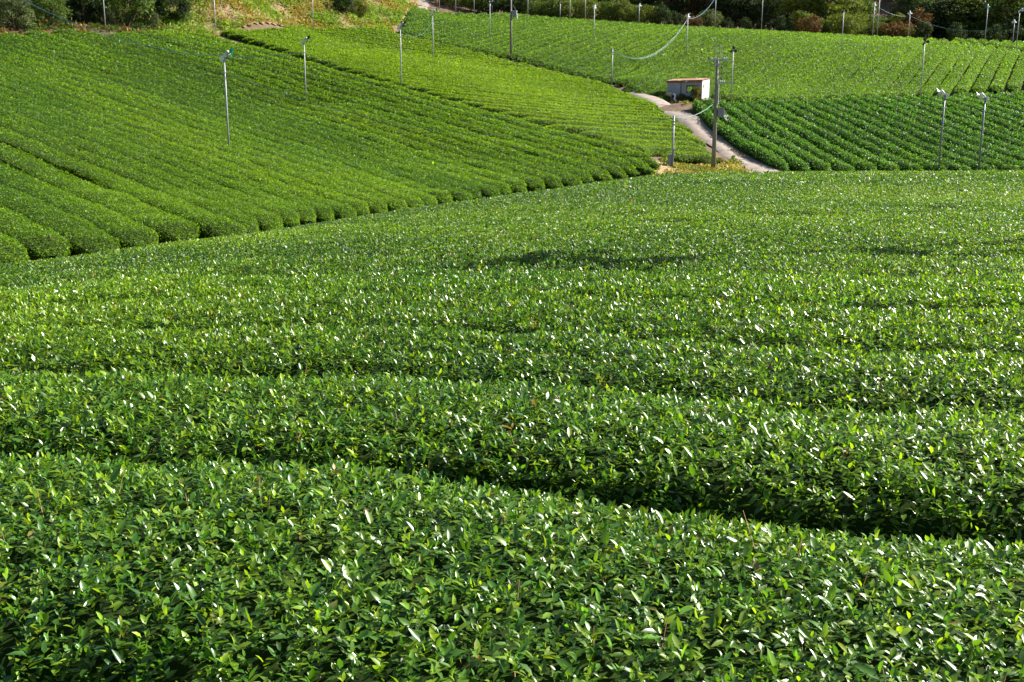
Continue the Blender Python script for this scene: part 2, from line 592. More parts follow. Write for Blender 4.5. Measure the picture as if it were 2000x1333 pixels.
def tea_row(name, line, half, prof, palette, field, spread=0.75, lai=1.25, hide=None, big_rim=False, minsize=0.042, sfac=0.00165, shag=0.035, wfun=None, shoots=0, wid=None, rag=1.0):
    """One hedge of tea bushes along a line of (x, y): a dark woody core wrapped in leaf blades."""
    line = np.asarray(line, float)
    seg = np.hypot(*np.diff(line, axis=0).T)
    s = np.concatenate([[0], np.cumsum(seg)])
    L = s[-1]
    dist = np.hypot(line[:, 0].mean(), line[:, 1].mean())
    dmin = np.hypot(line[:, 0], line[:, 1]).min()
    step = 0.25 if dmin < 12 else 0.6 if dmin < 40 else 1.2
    n = max(3, int(L / step))
    t = np.linspace(0, L, n + 1)
    cx = np.interp(t, s, line[:, 0])
    cy = np.interp(t, s, line[:, 1])
    # gentle unevenness along the row
    seed = RNG.uniform(0, 200)
    tx = np.gradient(cx, t)
    ty = np.gradient(cy, t)
    nl = np.hypot(tx, ty)
    tx, ty = tx / nl, ty / nl
    nx, ny = ty, -tx
    wob = 0.10 * (vnoise(t / 3.1, t * 0 + seed) - 0.5)
    cx = cx + nx * wob
    cy = cy + ny * wob
    wscale = half * (1 + 0.10 * rag * (vnoise(t / 1.1, t * 0 + seed + 9) - 0.5))
    hs = 1 + 0.10 * rag * (vnoise(t / 1.7, t * 0 + seed + 21) - 0.5) + 0.06 * rag * (vnoise(t / 0.5, t * 0 + seed + 33) - 0.5)
    if wfun is not None:
        wscale = wscale * wfun(cx)
    if wid is not None:
        wscale = wscale * np.interp(t, s, wid)
    # rounded ends
    e = np.minimum(t, L - t)
    endf = np.sqrt(np.clip(1 - (1 - np.clip(e / 0.7, 0, 1)) ** 2, 0, 1))
    wscale = wscale * (0.35 + 0.65 * endf)
    hs = hs * (0.45 + 0.55 * endf)
    K = len(prof)
    bag = Bag()
    # core
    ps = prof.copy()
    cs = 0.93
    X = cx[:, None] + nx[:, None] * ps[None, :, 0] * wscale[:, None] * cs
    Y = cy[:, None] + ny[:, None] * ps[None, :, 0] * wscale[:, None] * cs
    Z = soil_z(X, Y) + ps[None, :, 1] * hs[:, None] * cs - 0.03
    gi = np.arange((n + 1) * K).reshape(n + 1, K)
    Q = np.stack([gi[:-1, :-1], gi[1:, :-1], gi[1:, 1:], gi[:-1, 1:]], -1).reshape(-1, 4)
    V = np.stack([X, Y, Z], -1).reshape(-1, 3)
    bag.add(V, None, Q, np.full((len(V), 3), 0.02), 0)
    # leaves: how many per stretch of row depends on how near it is
    mx_, my_ = (cx[1:] + cx[:-1]) / 2, (cy[1:] + cy[:-1]) / 2
    mz_ = top_z(mx_, my_)
    d = np.sqrt(mx_ ** 2 + my_ ** 2 + mz_ ** 2)
    size = np.maximum(minsize, sfac * d)
    vis = in_view(mx_, my_, mz_)
    dens = lai / (0.25 * 0.9 * size ** 2 * 2)
    if hide is not None:
        dens = dens * np.where(hide(mx_, my_), 0.12, 1.0)
    dens = np.where(vis, dens, 0)
    pl = np.hypot(*np.diff(prof * [half, 1], axis=0).T)
    arc = pl.sum()
    cnt = RNG.poisson(dens * arc * (L / n))
    N = int(cnt.sum())
    if N:
        k = np.repeat(np.arange(n), cnt)
        f = RNG.random(N)
        # along the profile: fewer blades down the sides
        wgt = pl * np.where(np.minimum(prof[:-1, 1], prof[1:, 1]) < 0.28, 0.45, 1.0)
        j = RNG.choice(K - 1, N, p=wgt / wgt.sum())
        g = RNG.random(N)
        lerp = lambda A: A[k] * (1 - f) + A[k + 1] * f
        ss = (prof[j, 0] * (1 - g) + prof[j + 1, 0] * g)
        hh = (prof[j, 1] * (1 - g) + prof[j + 1, 1] * g)
        dv = prof[j + 1] - prof[j]
        pn = np.stack([-dv[:, 1], dv[:, 0]], 1)
        pn = pn / np.linalg.norm(pn, axis=1, keepdims=True)
        w = lerp(wscale) - 0.4 * np.maximum(0, size[k] - 0.06)
        x = lerp(cx) + lerp(nx) * ss * w
        y = lerp(cy) + lerp(ny) * ss * w
        dd = np.sqrt(x * x + y * y)
        sz = np.maximum(minsize, sfac * dd) * RNG.lognormal(-0.06, 0.28, N)
        dep = RNG.exponential(shag, N) - 0.03 - (shag - 0.035) * 1.1
        tuft = (0.05 + (shag - 0.035) * 2.6) * (vnoise(x * 3.7, y * 3.7) - 0.5)
        hz = hh * lerp(hs) - dep + tuft
        z = soil_z(x, y) + hz
        Nn = np.stack([lerp(nx) * pn[:, 0], lerp(ny) * pn[:, 0], pn[:, 1] * 0.9 + 0.35], 1)
        if big_rim:
            rim = np.abs(ss) > 0.78
            sz = np.where(rim, sz * RNG.uniform(1.0, 1.5, N), sz)
            sz = np.minimum(sz, 0.078)
            lone = RNG.random(N) < 0.010
            sz = np.where(lone, sz * 1.4, sz)
            z = np.where(lone, z + 0.03, z)
        col = palette(x, y, RNG, rim=np.abs(ss), row=seed)
        P = np.stack([x, y, z], 1)
        A = None
        if dmin < 13:
            # four blades to a shoot, the youngest most upright
            g_ = (np.arange(N) // 4) * 4
            j_ = np.arange(N) % 4
            az = (RNG.random(N) * 6.283)[g_] + 2.4 * j_ + RNG.normal(0, 0.3, N)
            el = np.radians(np.array([62.0, 38.0, 18.0, 2.0])[j_] + RNG.normal(0, 14, N))
            P = P[g_] - np.stack([0 * x, 0 * x, 0.011 * j_ - 0.01], 1)
            tilt = unit(Nn[g_] + np.array([0, 0, 0.6]))
            A = np.stack([np.cos(az) * np.cos(el), np.sin(az) * np.cos(el), np.sin(el)], 1)
            A = unit(A + 0.55 * (tilt - np.array([0, 0, 1.0])))
            sz = sz * np.array([0.72, 0.95, 1.08, 1.12])[j_]
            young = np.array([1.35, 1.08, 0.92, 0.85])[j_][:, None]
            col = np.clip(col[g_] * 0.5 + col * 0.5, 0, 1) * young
            dd = dd[g_]
        for lo, hi_, fn, mat in ((0, 7.5, leaf_fine, 1), (7.5, 22, leaf_fold, 1), (22, 1e9, lambda *a_: leaf_fold(*a_, quad=True), 1)):
            q = (dd >= lo) & (dd < hi_)
            if q.any():
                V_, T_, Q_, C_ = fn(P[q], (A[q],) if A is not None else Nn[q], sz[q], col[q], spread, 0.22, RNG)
                bag.add(V_, T_, Q_, C_, mat)
        STATS[field] = STATS.get(field, 0) + N
    if shoots and N:
        # bare brown shoots standing between the leaves, thin three-sided stems
        q = RNG.choice(N, min(shoots, N), replace=False)
        p0 = P[q] - np.array([0, 0, 0.06])
        h = RNG.uniform(0.05, 0.13, (len(q), 1))
        p1 = p0 + (np.array([0, 0, 1.0]) + RNG.uniform(-.4, .4, (len(q), 3))) * h
        ring = np.array([(1, 0, 0), (-.5, .87, 0), (-.5, -.87, 0)])
        V_ = np.concatenate([p0[:, None] + ring * .0028, p1[:, None] + ring * .0014], 1).reshape(-1, 3)
        o_ = (np.arange(len(q)) * 6)[:, None]
        Q_ = np.concatenate([o_ + np.array(t_) for t_ in ((0, 1, 4, 3), (1, 2, 5, 4), (2, 0, 3, 5))])
        bag.add(V_, None, Q_, np.full((len(V_), 3), 0.1), 2)
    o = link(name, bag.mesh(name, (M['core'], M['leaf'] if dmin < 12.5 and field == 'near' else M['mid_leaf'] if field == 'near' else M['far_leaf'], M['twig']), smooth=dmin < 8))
    return o


def pal(base, bright, dark, yellow_amt=0.1, dead=0.004, patch=14.0, amp=1.0, stretch=None):
    base, bright, dark = (np.array(c) for c in (base, bright, dark))

    def f(x, y, rng, rim, row):
        n = len(x)
        if stretch is not None:
            a, b = stretch
            px = (x * a[0] + y * a[1]) / patch / 3
            py = (x * b[0] + y * b[1]) / patch * 1.6
        else:
            px, py = x / patch, y / patch
        q = fbm(px + 40, py + 13, 3) * 1.6 * amp + rng.normal(0, 0.33, n)
        c = base + (bright - base) * np.clip(q, 0, 1)[:, None] + (dark - base) * np.clip(-q, 0, 1)[:, None]
        c = c * rng.lognormal(0, 0.30, (n, 1)) * (1 + 0.22 * (((row * 7.31) % 1.0) - 0.5))
        y_ = rng.random(n) < yellow_amt
        c[y_] = bright * rng.uniform(0.9, 1.35, (y_.sum(), 1)) * np.array([1.15, 1.05, 0.8])
        b_ = rng.random(n) < dead
        c[b_] = np.array([0.30, 0.16, 0.07]) * rng.uniform(0.5, 1.3, (b_.sum(), 1))
        return np.clip(c, 0.003, 0.6)
    return f


PAL_NEAR = pal((0.056, 0.140, 0.012), (0.180, 0.290, 0.014), (0.018, 0.070, 0.014), 0.14, 0.006, 5.0, 1.0)
PAL_B = pal((0.094, 0.190, 0.010), (0.170, 0.290, 0.009), (0.038, 0.120, 0.014), 0.08, 0.002, 9.0, 1.25, ((-0.65, 0.76), (0.76, 0.65)))
PAL_C = pal((0.152, 0.262, 0.009), (0.200, 0.310, 0.009), (0.072, 0.170, 0.010), 0.08, 0.002, 9.0, 0.8)
PAL_D = pal((0.112, 0.222, 0.020), (0.150, 0.262, 0.020), (0.050, 0.125, 0.020), 0.06, 0.002, 10.0, 0.9)
PAL_E = pal((0.060, 0.160, 0.026), (0.110, 0.230, 0.028), (0.024, 0.085, 0.022), 0.05, 0.002, 8.0, 0.8)

ONES = ['', 'first', 'second', 'third', 'fourth', 'fifth', 'sixth', 'seventh', 'eighth', 'ninth', 'tenth', 'eleventh', 'twelfth', 'thirteenth',
        'fourteenth', 'fifteenth', 'sixteenth', 'seventeenth', 'eighteenth', 'nineteenth']
TENS = ['', '', 'twent', 'thirt', 'fort', 'fift', 'sixt', 'sevent', 'eight', 'ninet']


def nth(n):
    if n < 20:
        return ONES[n]
    if n % 10 == 0:
        return TENS[n // 10] + 'ieth'
    return TENS[n // 10] + 'y-' + ONES[n % 10]


def plan(poly):
    return np.array([at(*p)[:2] for p in poly])


def clip_rows(poly, direction, spacing, offset=0.0, turn=None):
    """Lines parallel to direction, spaced apart, cut to the polygon: list of (k, p0, p1)."""
    d = np.array(direction, float)
    d /= np.linalg.norm(d)
    nrm = np.array([d[1], -d[0]])
    h = poly @ nrm
    out = []
    for k in range(int(math.floor(h.min() / spacing)), int(math.ceil(h.max() / spacing)) + 1):
        c = (k + 0.5) * spacing + offset
        if turn is not None:
            # rows turn a little from the foot of the field to its upper edge
            pivot, d0, d1, h0_, h1_ = turn
            w = np.clip((c - h0_) / (h1_ - h0_), -0.2, 1.05)
            d = np.array(d0) * (1 - w) + np.array(d1) * w
            d /= np.linalg.norm(d)
            bn = np.array([direction[1], -direction[0]]) / np.hypot(*direction)
            q0 = np.array(pivot) + bn * (c - np.array(pivot) @ bn)
            nrm = np.array([d[1], -d[0]])
            c = q0 @ nrm
        ts = []
        for i in range(len(poly)):
            a, b = poly[i], poly[(i + 1) % len(poly)]
            ha, hb = a @ nrm - c, b @ nrm - c
            if (ha < 0) != (hb < 0):
                q = a + (b - a) * (ha / (ha - hb))
                ts.append(q @ d)
        ts.sort()
        for i in range(0, len(ts) - 1, 2):
            if ts[i + 1] - ts[i] > 1.6:
                out.append((k, nrm * c + d * ts[i], nrm * c + d * ts[i + 1]))
    return out


def bowed(p0, p1, amount, n=14, jitter=0.35):
    """A row line with a slight bow, its ends a little uneven."""
    d = p1 - p0
    L = np.linalg.norm(d)
    d /= L
    a = p0 + d * random.uniform(-0.1, jitter)
    b = p1 - d * random.uniform(-0.1, jitter)
    nn = np.array([d[1], -d[0]])
    q = np.linspace(0, 1, n)
    return a + (b - a) * q[:, None] + nn * (amount * 4 * q * (1 - q))[:, None]


def seen_line(l):
    z = top_z(l[:, 0], l[:, 1])
    return in_view(l[:, 0], l[:, 1], z, 120, 80).any()


# --- the near knoll: rows across the view, bending towards the camera on the right
near_far = lambda x, y: y > 1.5 * H0 / np.interp(np.clip(x / np.maximum(y, .5), -.9, .9), _T_M, _V_M) * 1.08
GAPS = [0.80, 2.66, 4.78]
while GAPS[-1] < 84:
    GAPS.append(GAPS[-1] + 1.78)


def near_line(y0, k, x):
    xc = 0.25 + 0.45 * (y0 - 4.6) / 1.8
    a = 0.52 * np.exp(-max(y0 - 6.5, 0) / 9.0)
    return y0 - a * np.tanh((x - xc) / 1.6) - 0.05 * x * np.exp(-max(y0 - 6.5, 0) / 20.0)


NEAR_LABELS = ['clipped tea hedge across the foot of the picture, its large glossy leaves nearest the camera',
               'glossy tea hedge just behind the lowest dark gap, broadest leaves after the front hedge',
               'tea hedge rising directly behind the long dark gap that bends down to the right edge',
               'tea hedge behind the short dark gap showing only at right above the long one']
n_near = 0
for k in range(len(GAPS) - 1):
    yc = (GAPS[k] + GAPS[k + 1]) / 2
    half = (GAPS[k + 1] - GAPS[k]) / 2 * 1.0
    xm = 0.66 * yc + 2.0
    xs = np.linspace(-xm, xm, 60 if yc < 20 else 90)
    ys = near_line(yc, k, xs)
    # keep the part that lies on the knoll, before the hollow and the road
    on = grid(NEARZ, xs, ys) > grid(FAR, xs, ys) + 0.05
    rd = (ys > 76) & (xs > 16) & (xs < 30)
    on &= ~rd
    if on.sum() < 4:
        continue
    idx = np.where(on)[0]
    runs = np.split(idx, np.where(np.diff(idx) > 1)[0] + 1)
    run = max(runs, key=len)
    if len(run) < 4:
        continue
    l = np.stack([xs[run], ys[run]], 1)
    o = tea_row('tea_hedge', l, half, PROF_FLAT if yc < 8 else PROF_SHEAR, PAL_NEAR, 'near', 0.8, 2.0 if yc < 12 else 1.3 if yc < 25 else 1.0, near_far, yc < 14,
                wfun=(lambda x, c=0.0 + 0.55 * k, a_=(0, .075, .06, .04)[min(k, 3)]: 0.985 - a_ / (1 + np.exp(-(x - c + 0.6) / 0.35))) if k < 4 else None, shoots=(130 if k < 3 else 90) if k < 6 else 0)
    lab = NEAR_LABELS[n_near] if n_near < 4 else f'{nth(n_near + 1)} clipped tea hedge counted up from the foot of the picture on the near knoll'
    tag(o, lab, 'tea hedge', 'tea hedges across the near knoll')
    n_near += 1
# --- left slope: rows running up and away to the left
SL = [('B', FIELD_B, (-0.69, 0.724), 1.8, PAL_B, PROF_FLAT, 1.0, 0.95,
       'clipped tea row on the left slope, {} up from the dark gully', 'tea rows on the left slope'),
      ('C', FIELD_C, (1.0, 0.10), 1.8, PAL_C, PROF_CLIP, 0.86, 0.95,
       'yellow-green tea row between left slope and track, {} counted up from the dry grass', 'yellow-green tea rows beside the track'),
      ('D', FIELD_D, (0.46, 0.89), 1.83, PAL_D, PROF_CLIP, 0.85, 0.95,
       'bright tea row below the wood, {} counted from the upper end of the track', 'tea rows on the slope below the wood'),
      ('D2', FIELD_D2, (0.46, 0.89), 1.83, PAL_D, PROF_CLIP, 0.93, 1.0,
       'short tea row beyond the dark cross gap under the wood, {} from its left end', 'short tea rows beyond the cross gap'),
      ('E', FIELD_E, (0.12, -0.99), 1.62, PAL_E, PROF_LOOSE, 1.0, 1.15,
       'bushy dark green tea row right of the track, {} from the track', 'bushy tea rows right of the track')]
FARTOP = lambda x, y: grid(FAR, x, y)


def far_hit(u, v, start=24.0):
    """Where the ray through a pixel meets the far slopes."""
    d = ray(u, v)
    q = np.arange(start, 240.0, 0.25)
    P = d[None] * (q / d[1])[:, None]
    gap = P[:, 2] - FARTOP(P[:, 0], P[:, 1])
    below = gap < 0
    if not below.any():
        return None
    i = int(np.argmax(below))
    if i == 0:
        return P[0, :2]
    t = gap[i - 1] / (gap[i - 1] - gap[i])
    return (P[i - 1] * (1 - t) + P[i] * t)[:2]


def smooth_line(l):
    k = np.array([1, 2, 3, 2, 1]) / 9.0
    if len(l) < 6:
        return l
    p = np.concatenate([2 * l[:1] - l[2:0:-1], l, 2 * l[-1:] - l[-2:-4:-1]])
    return np.stack([np.convolve(p[:, c], k, 'valid') for c in range(2)], 1)


def left_slope_rows():
    """Rows of the left slope: they leave the gully at even steps and run up to the left, slightly drawing together."""
    foot = plan(FIELD_B[:10])
    seg = np.concatenate([[0], np.cumsum(np.hypot(*np.diff(foot, axis=0).T))])
    out = []
    for q in np.arange(0.9, seg[-1] + 1.5, 1.80):
        p = np.array([np.interp(q, seg, foot[:, 0]), np.interp(q, seg, foot[:, 1])])
        if q > seg[-1]:
            break
        u0, v0 = project(p[0], p[1], float(FARTOP(p[0], p[1])))
        m = (v0 + 650.0) / (u0 + 2195.0)
        pts = []
        for u in np.linspace(u0, max(-330.0, u0 - 1500), 40):
            v = v0 + m * (u - u0)
            if v < np.interp(u, [-330, 0, 210, 425], [66, 56, 49, 57]):
                break
            h = far_hit(u, v, 26)
            if h is None:
                break
            if pts and np.hypot(*(h - pts[-1])) > 25:
                break
            pts.append(h)
        if len(pts) > 4:
            l_ = smooth_line(np.array(pts))
            d_ = l_[0] - l_[1]
            l_[0] = l_[0] + d_ / np.hypot(*d_) * random.uniform(-0.55, 0.45)
            out.append(l_)
    return out


def yellow_rows():
    poly_px = np.array([(p[0], p[1]) for p in FIELD_C], float)
    us = np.linspace(380, 1430, 80)
    sl = np.clip(0.17 - 0.12 * (us - 600) / 700, 0.045, 0.20)
    S = np.concatenate([[0], np.cumsum((sl[1:] + sl[:-1]) / 2 * np.diff(us))])
    S -= np.interp(1000, us, S)
    out = []
    w = 330.0
    last = None
    while w > -90:
        h = far_hit(1000, w, 40)
        if h is not None and (last is None or abs(h[1] - last) >= 1.8):
            last = h[1]
            vv = w + S
            inside = in_poly(us, vv, poly_px)
            idx = np.where(inside)[0]
            if len(idx) > 2:
                for r_ in np.split(idx, np.where(np.diff(idx) > 1)[0] + 1):
                    if len(r_) < 3:
                        continue
                    pts = [far_hit(us[i], vv[i], 60) for i in r_]
                    pts = [p for p in pts if p is not None]
                    if len(pts) > 2:
                        out.append(smooth_line(np.array(pts)))
        w -= 0.25
    return out


def in_poly(x, y, poly):
    c = np.zeros(len(x), bool)
    for i in range(len(poly)):
        x0, y0 = poly[i]
        x1, y1 = poly[(i + 1) % len(poly)]
        if y0 == y1:
            continue
        c ^= ((y0 > y) != (y1 > y)) & (x < (x1 - x0) * (y - y0) / (y1 - y0) + x0)
    return c


def spacing_to(a, b):
    """Distance from every point of line a to line b."""
    d = np.hypot(a[:, None, 0] - b[None, :, 0], a[:, None, 1] - b[None, :, 1])
    return d.min(1)


for fname, poly, direction, sp, palette, prof, hw, lai, lab, grp in SL:
    if fname == 'B':
        lines = left_slope_rows()
    elif fname == 'C':
        lines = yellow_rows()
    else:
        rows = clip_rows(plan(poly), direction, sp)
        if fname == 'E':
            rows = sorted(rows, key=lambda r: r[1][0] + r[2][0])
        else:
            rows = sorted(rows, key=lambda r: (r[1] @ np.array([0.89, -0.46])))
        lines = [bowed(p0, p1, {'D': 0.0, 'D2': 0.0, 'E': 0.9}[fname] * np.linalg.norm(p1 - p0) / 60) for k, p0, p1 in rows]
    i = 0
    for n_, l in enumerate(lines):
        if not seen_line(l):
            continue
        i += 1
        wid = None
        if fname in 'BC':
            # a row fills the space up to its neighbours
            q = np.linspace(0, len(l) - 1, max(len(l), 30))
            l = np.stack([np.interp(q, np.arange(len(l)), l[:, c]) for c in range(2)], 1)
            near_ = [np.stack([np.interp(np.linspace(0, len(lines[m_]) - 1, 240), np.arange(len(lines[m_])), lines[m_][:, c]) for c in range(2)], 1)
                     for m_ in (n_ - 1, n_ + 1) if 0 <= m_ < len(lines)]
            dd_ = np.min([spacing_to(l, o_) for o_ in near_], axis=0)
            wid = np.clip(dd_, 1.2, 2.3) / sp
        o = tea_row('tea_row', l, sp / 2 * hw, prof, palette, fname, 0.75 if fname != 'E' else 1.0, lai, shag={'E': 0.11, 'B': 0.06}.get(fname, 0.045), wid=wid, rag=1.9 if fname == 'B' else 1.4, minsize=0.062 if fname == 'B' else 0.05,
                    sfac={'B': 0.0014, 'C': 0.00112, 'D': 0.00112, 'D2': 0.0012, 'E': 0.00165}[fname])
        tag(o, lab.format(nth(i)), 'tea row', grp)
print('LEAVES', STATS, sum(STATS.values()), 'rows near', n_near)

# ------------------------------------------------------------------ ground sheet
def ground():
    xs = np.concatenate([[-900, -600, -420, -320], GX0 + 2 * np.arange(0, 261), [320, 420, 600, 900]])
    ys = np.concatenate([[-400, -200, -80], GY0 + 2 * np.arange(0, 191), [420, 520, 700, 1000]])
    X, Y = np.meshgrid(xs, ys, indexing='ij')
    Z = soil_z(np.clip(X, GX0, -GX0), np.clip(Y, GY0, GY0 + GS * (GNY - 1)))
    out = np.maximum(0, np.maximum(np.abs(X) - 260, Y - 350))
    Z = Z + out * 0.22
    Z = Z + 0.05 * fbm(X / 2.3, Y / 2.3)
    n, m = X.shape
    gi = np.arange(n * m).reshape(n, m)
    Q = np.stack([gi[:-1, :-1], gi[1:, :-1], gi[1:, 1:], gi[:-1, 1:]], -1).reshape(-1, 4)
    me = np_mesh('ground', np.stack([X, Y, Z], -1).reshape(-1, 3), None, Q, (M['soil'],), smooth=True)
    tag(link('ground', me), kind='structure')


ground()


def strip(name, left, right, mat, lift, sub=6, cross=4, rough=0.0):
    """A track draped over the ground between two edge lines."""
    L = np.array(left)
    Rr = np.array(right)
    q = np.linspace(0, len(L) - 1, (len(L) - 1) * sub + 1)
    ii = np.arange(len(L))
    l = np.stack([np.interp(q, ii, L[:, c]) for c in range(2)], 1)
    r = np.stack([np.interp(q, ii, Rr[:, c]) for c in range(2)], 1)
    l = l + 0.12 * rough * RNG.normal(0, 1, l.shape)
    r = r + 0.12 * rough * RNG.normal(0, 1, r.shape)
    w = np.linspace(0, 1, cross + 1)
    P = l[:, None] * (1 - w[None, :, None]) + r[:, None] * w[None, :, None]
    Z = soil_z(P[..., 0], P[..., 1]) + lift
    if len(Z) > 12:
        kk = np.ones(9) / 9
        Z = np.stack([np.convolve(np.pad(Z[:, c], 4, mode='edge'), kk, 'valid') for c in range(Z.shape[1])], 1) + 0.03
    Z[:, 0] -= 0.18
    Z[:, -1] -= 0.18
    V = np.concatenate([P, Z[..., None]], -1)
    n, m = V.shape[:2]
    gi = np.arange(n * m).reshape(n, m)
    Q = np.stack([gi[:-1, :-1], gi[:-1, 1:], gi[1:, 1:], gi[1:, :-1]], -1).reshape(-1, 4)
    me = np_mesh(name, V.reshape(-1, 3), None, Q, (mat,), smooth=True)
    return tag(link(name, me), kind='structure')


def gplan(lst):
    out = []
    for u, v, D in lst:
        h = hit(u, v, -HB + 0.1, 60) if D > 86 else None
        p = at(u, v, D) if h is None or abs(h[1] - D) > 12 else h
        out.append(p[:2])
    return out


strip('track', gplan(ROAD_L), gplan(ROAD_R), M['road'], 0.17, 6, 6, 0.5)
strip('path', [at(813, 25, 200)[:2], at(818, 12, 210)[:2], at(822, 0, 224)[:2]],
      [at(838, 25, 201)[:2], at(842, 12, 211)[:2], at(840, 0, 225)[:2]], M['road'], 0.15, 5, 3, 0.6)

# ------------------------------------------------------------------ frost fans on poles
def blade_mesh(mat):
    V, Q = [], []
    n = 7
    for i in range(n):
        t = i / (n - 1)
        r = 0.05 + 0.40 * t
        w = 0.055 + 0.10 * math.sin(math.pi * min(1, t * 0.62 + 0.12)) * (1 if t < 0.9 else 0.75)
        tw = R(48 - 30 * t)
        for s_ in (-1, 1):
            for th in (-0.006, 0.006):
                V.append((th * math.cos(tw) + s_ * w * math.sin(tw), s_ * w * math.cos(tw) - th * math.sin(tw), r))
    for i in range(n - 1):
        a, b = i * 4, i * 4 + 4
        Q += [(a, a + 2, b + 2, b), (a + 1, b + 1, b + 3, a + 3), (a, b, b + 1, a + 1), (a + 2, a + 3, b + 3, b + 2)]
    Q += [(0, 1, 3, 2), (4 * n - 4, 4 * n - 2, 4 * n - 1, 4 * n - 3)]
    me = bpy.data.meshes.new('blade')
    me.from_pydata(V, [], Q)
    me.materials.append(mat)
    bm = bmesh.new()
    bm.from_mesh(me)
    bmesh.ops.recalc_face_normals(bm, faces=bm.faces)
    bm.to_mesh(me)
    bm.free()
    return me


BLADES = {'green': blade_mesh(M['green']), 'dark': blade_mesh(M['dkgreen']), 'pale': blade_mesh(M['paleblade'])}
BOX_ME = MB().box((-0.21, -0.10, -0.30), (-0.075, 0.10, 0.10)).box((-0.075, -0.07, 0.012), (0.12, 0.07, 0.10)).mesh('control_box', M['white'])
MOTOR_ME = MB().tube([(0.0, 0, 0.06), (0.05, 0, 0.10), (0.30, 0, 0.36), (0.34, 0, 0.40)], [0.05, 0.095, 0.095, 0.06], 12).mesh('motor', M['white'], True)
BAND_ME = MB().tube([(0.155, 0, 0.21), (0.175, 0, 0.231)], 0.099, 12).tube([(0.225, 0, 0.283), (0.245, 0, 0.304)], 0.099, 12).mesh('band', M['black'], True)
AX = Vector((0.9, 0, -0.43)).normalized()
HUBP = Vector((0.44, 0, 0.20))
HUB_ME = MB().tube([Vector((0.27, 0, 0.29)), HUBP - AX * 0.06, HUBP, HUBP + AX * 0.07], [0.025, 0.04, 0.065, 0.03], 10).mesh('fan_hub', M['steel'], True)
ROTM = AX.to_track_quat('X', 'Z').to_matrix().to_4x4()


def frost_fan(base, ztop, az, colour, label, group, head=True, r=0.056, spin=0.0, mat='galv', hs=1.0):
    root = empty('frost_fan' if head else 'steel_post', base, 0)
    H = ztop - base[2]
    MB().tube([(0, 0, -0.2), (0, 0, H * .5), (0, 0, H)], [r * 1.08, r, r * .95], 12).build('pole', M[mat], root, True)
    ring = MB().tube([(0, 0, H - 1.0), (0, 0, H - 0.94)], r * 1.5, 10)
    ring.box((-0.22, -0.02, H - 0.985), (0.22, 0.02, H - 0.955))
    ring.build('cable_clamp', M['white'], root)
    if head:
        rot = Matrix.Rotation(az, 4, 'Z') @ Matrix.Scale(hs, 4)
        up = Matrix.Translation((0, 0, H))
        for nm, me in (('control_box', BOX_ME), ('motor', MOTOR_ME), ('fan_hub', HUB_ME)):
            o = link(nm, me, root)
            o.matrix_local = up @ rot
            if nm == 'motor':
                link('band', BAND_ME, o)
            if nm == 'fan_hub':
                for k in range(3):
                    b = link('blade', BLADES[colour], o)
                    b.matrix_local = Matrix.Translation(HUBP) @ ROTM @ Matrix.Rotation(R(120 * k) + spin, 4, 'X')
    else:
        MB().tube([(0, 0, H), (0, 0, H + 0.04)], r * 1.15, 10).build('cap', M['steel'], root)
    tag(root, label, 'frost fan' if head else 'post', group)
    return root


POST = {}


def post_at(key, u, vb, vt, az, colour, label, D=None, head=True, r=0.056, spin=0.0, group='frost fans on poles among the tea', mat='galv'):
    if D is None:
        p = hit(u, vb, -0.05, 20)
    else:
        p = at(u, vb, D)
    x, y = float(p[0]), float(p[1])
    zb = float(soil_z(x, y))
    zt = float(at(u, vt, y)[2])
    POST[key] = (x, y, zt)
    print('post', key, 'D %.1f' % y, 'height %.1f' % (zt - zb), 'zbush %.1f' % (zb + HB))
    return frost_fan((x, y, zb), zt, az, colour, label, group, head, r, spin, mat)


RT, LF, FR, BK = R(-8), R(172), R(-100), R(70)
post_at('a', 447, 285, 112, RT, 'green', 'frost fan with green blades on the pole standing lowest on the left slope')
post_at('b', 598, 197, 82, RT, 'dark', 'frost fan with dark blades on the pole nearest the yellow-green field boundary, left slope', spin=0.5)
post_at('c', 784, 165, 52, RT, 'dark', 'frost fan pole standing in the dark gap between left slope and yellow-green field', spin=0.9)
post_at('d', 846, 115, 26, RT, 'green', 'frost fan with green blades on the pole inside the upper yellow-green field')
post_at('e', 421, 57, -20, RT, 'green', 'pole at the upper corner of the left slope before the weedy bank', spin=0.3)
post_at('f', 612, 51, -26, RT, 'green', 'pole at the upper edge of the yellow-green field before the weedy bank', spin=0.7)
post_at('g', 204, 30, -40, RT, 'green', 'pole rising among the dark bushes above the left slope', D=121)
post_at('h', 957, 70, 8, FR, 'dark', 'frost fan pole beside two dark hollows in the slope below the wood', spin=0.2)
post_at('i', 1160, 80, 15, BK, 'pale', 'frost fan pole in the upper slope, left of the teal cable post', spin=0.8)
post_at('j', 1341, 107, 33, BK, 'pale', 'pole where the teal cable bundle climbs out of the slope to the wood', spin=0.4)
post_at('k', 1248, 44, 12, BK, 'pale', 'frost fan with three white blades at the crest before the dark wood', D=205)
post_at('l', 1643, 102, 24, FR, 'dark', 'frost fan pole before the big olive tree at the wood edge', spin=0.3)
post_at('m', 1798, 184, 86, FR, 'dark', 'frost fan with dark green blades standing at the top edge of the bushy rows', spin=0.5)
post_at('n', 1428, 194, 102, FR, 'dark', 'frost fan with three dark blades just right of the tall utility pole', spin=0.0)
post_at('o', 1833, 336, 186, LF, 'pale', 'frost fan with pale blades, left of the two tall grey poles in the bushy rows', D=84, mat='steel', spin=0.5, r=.062)
post_at('p', 1911, 336, 192, LF, 'pale', 'frost fan with pale blades, right of the two tall grey poles in the bushy rows', D=83, mat='steel', spin=0.9, r=.066)
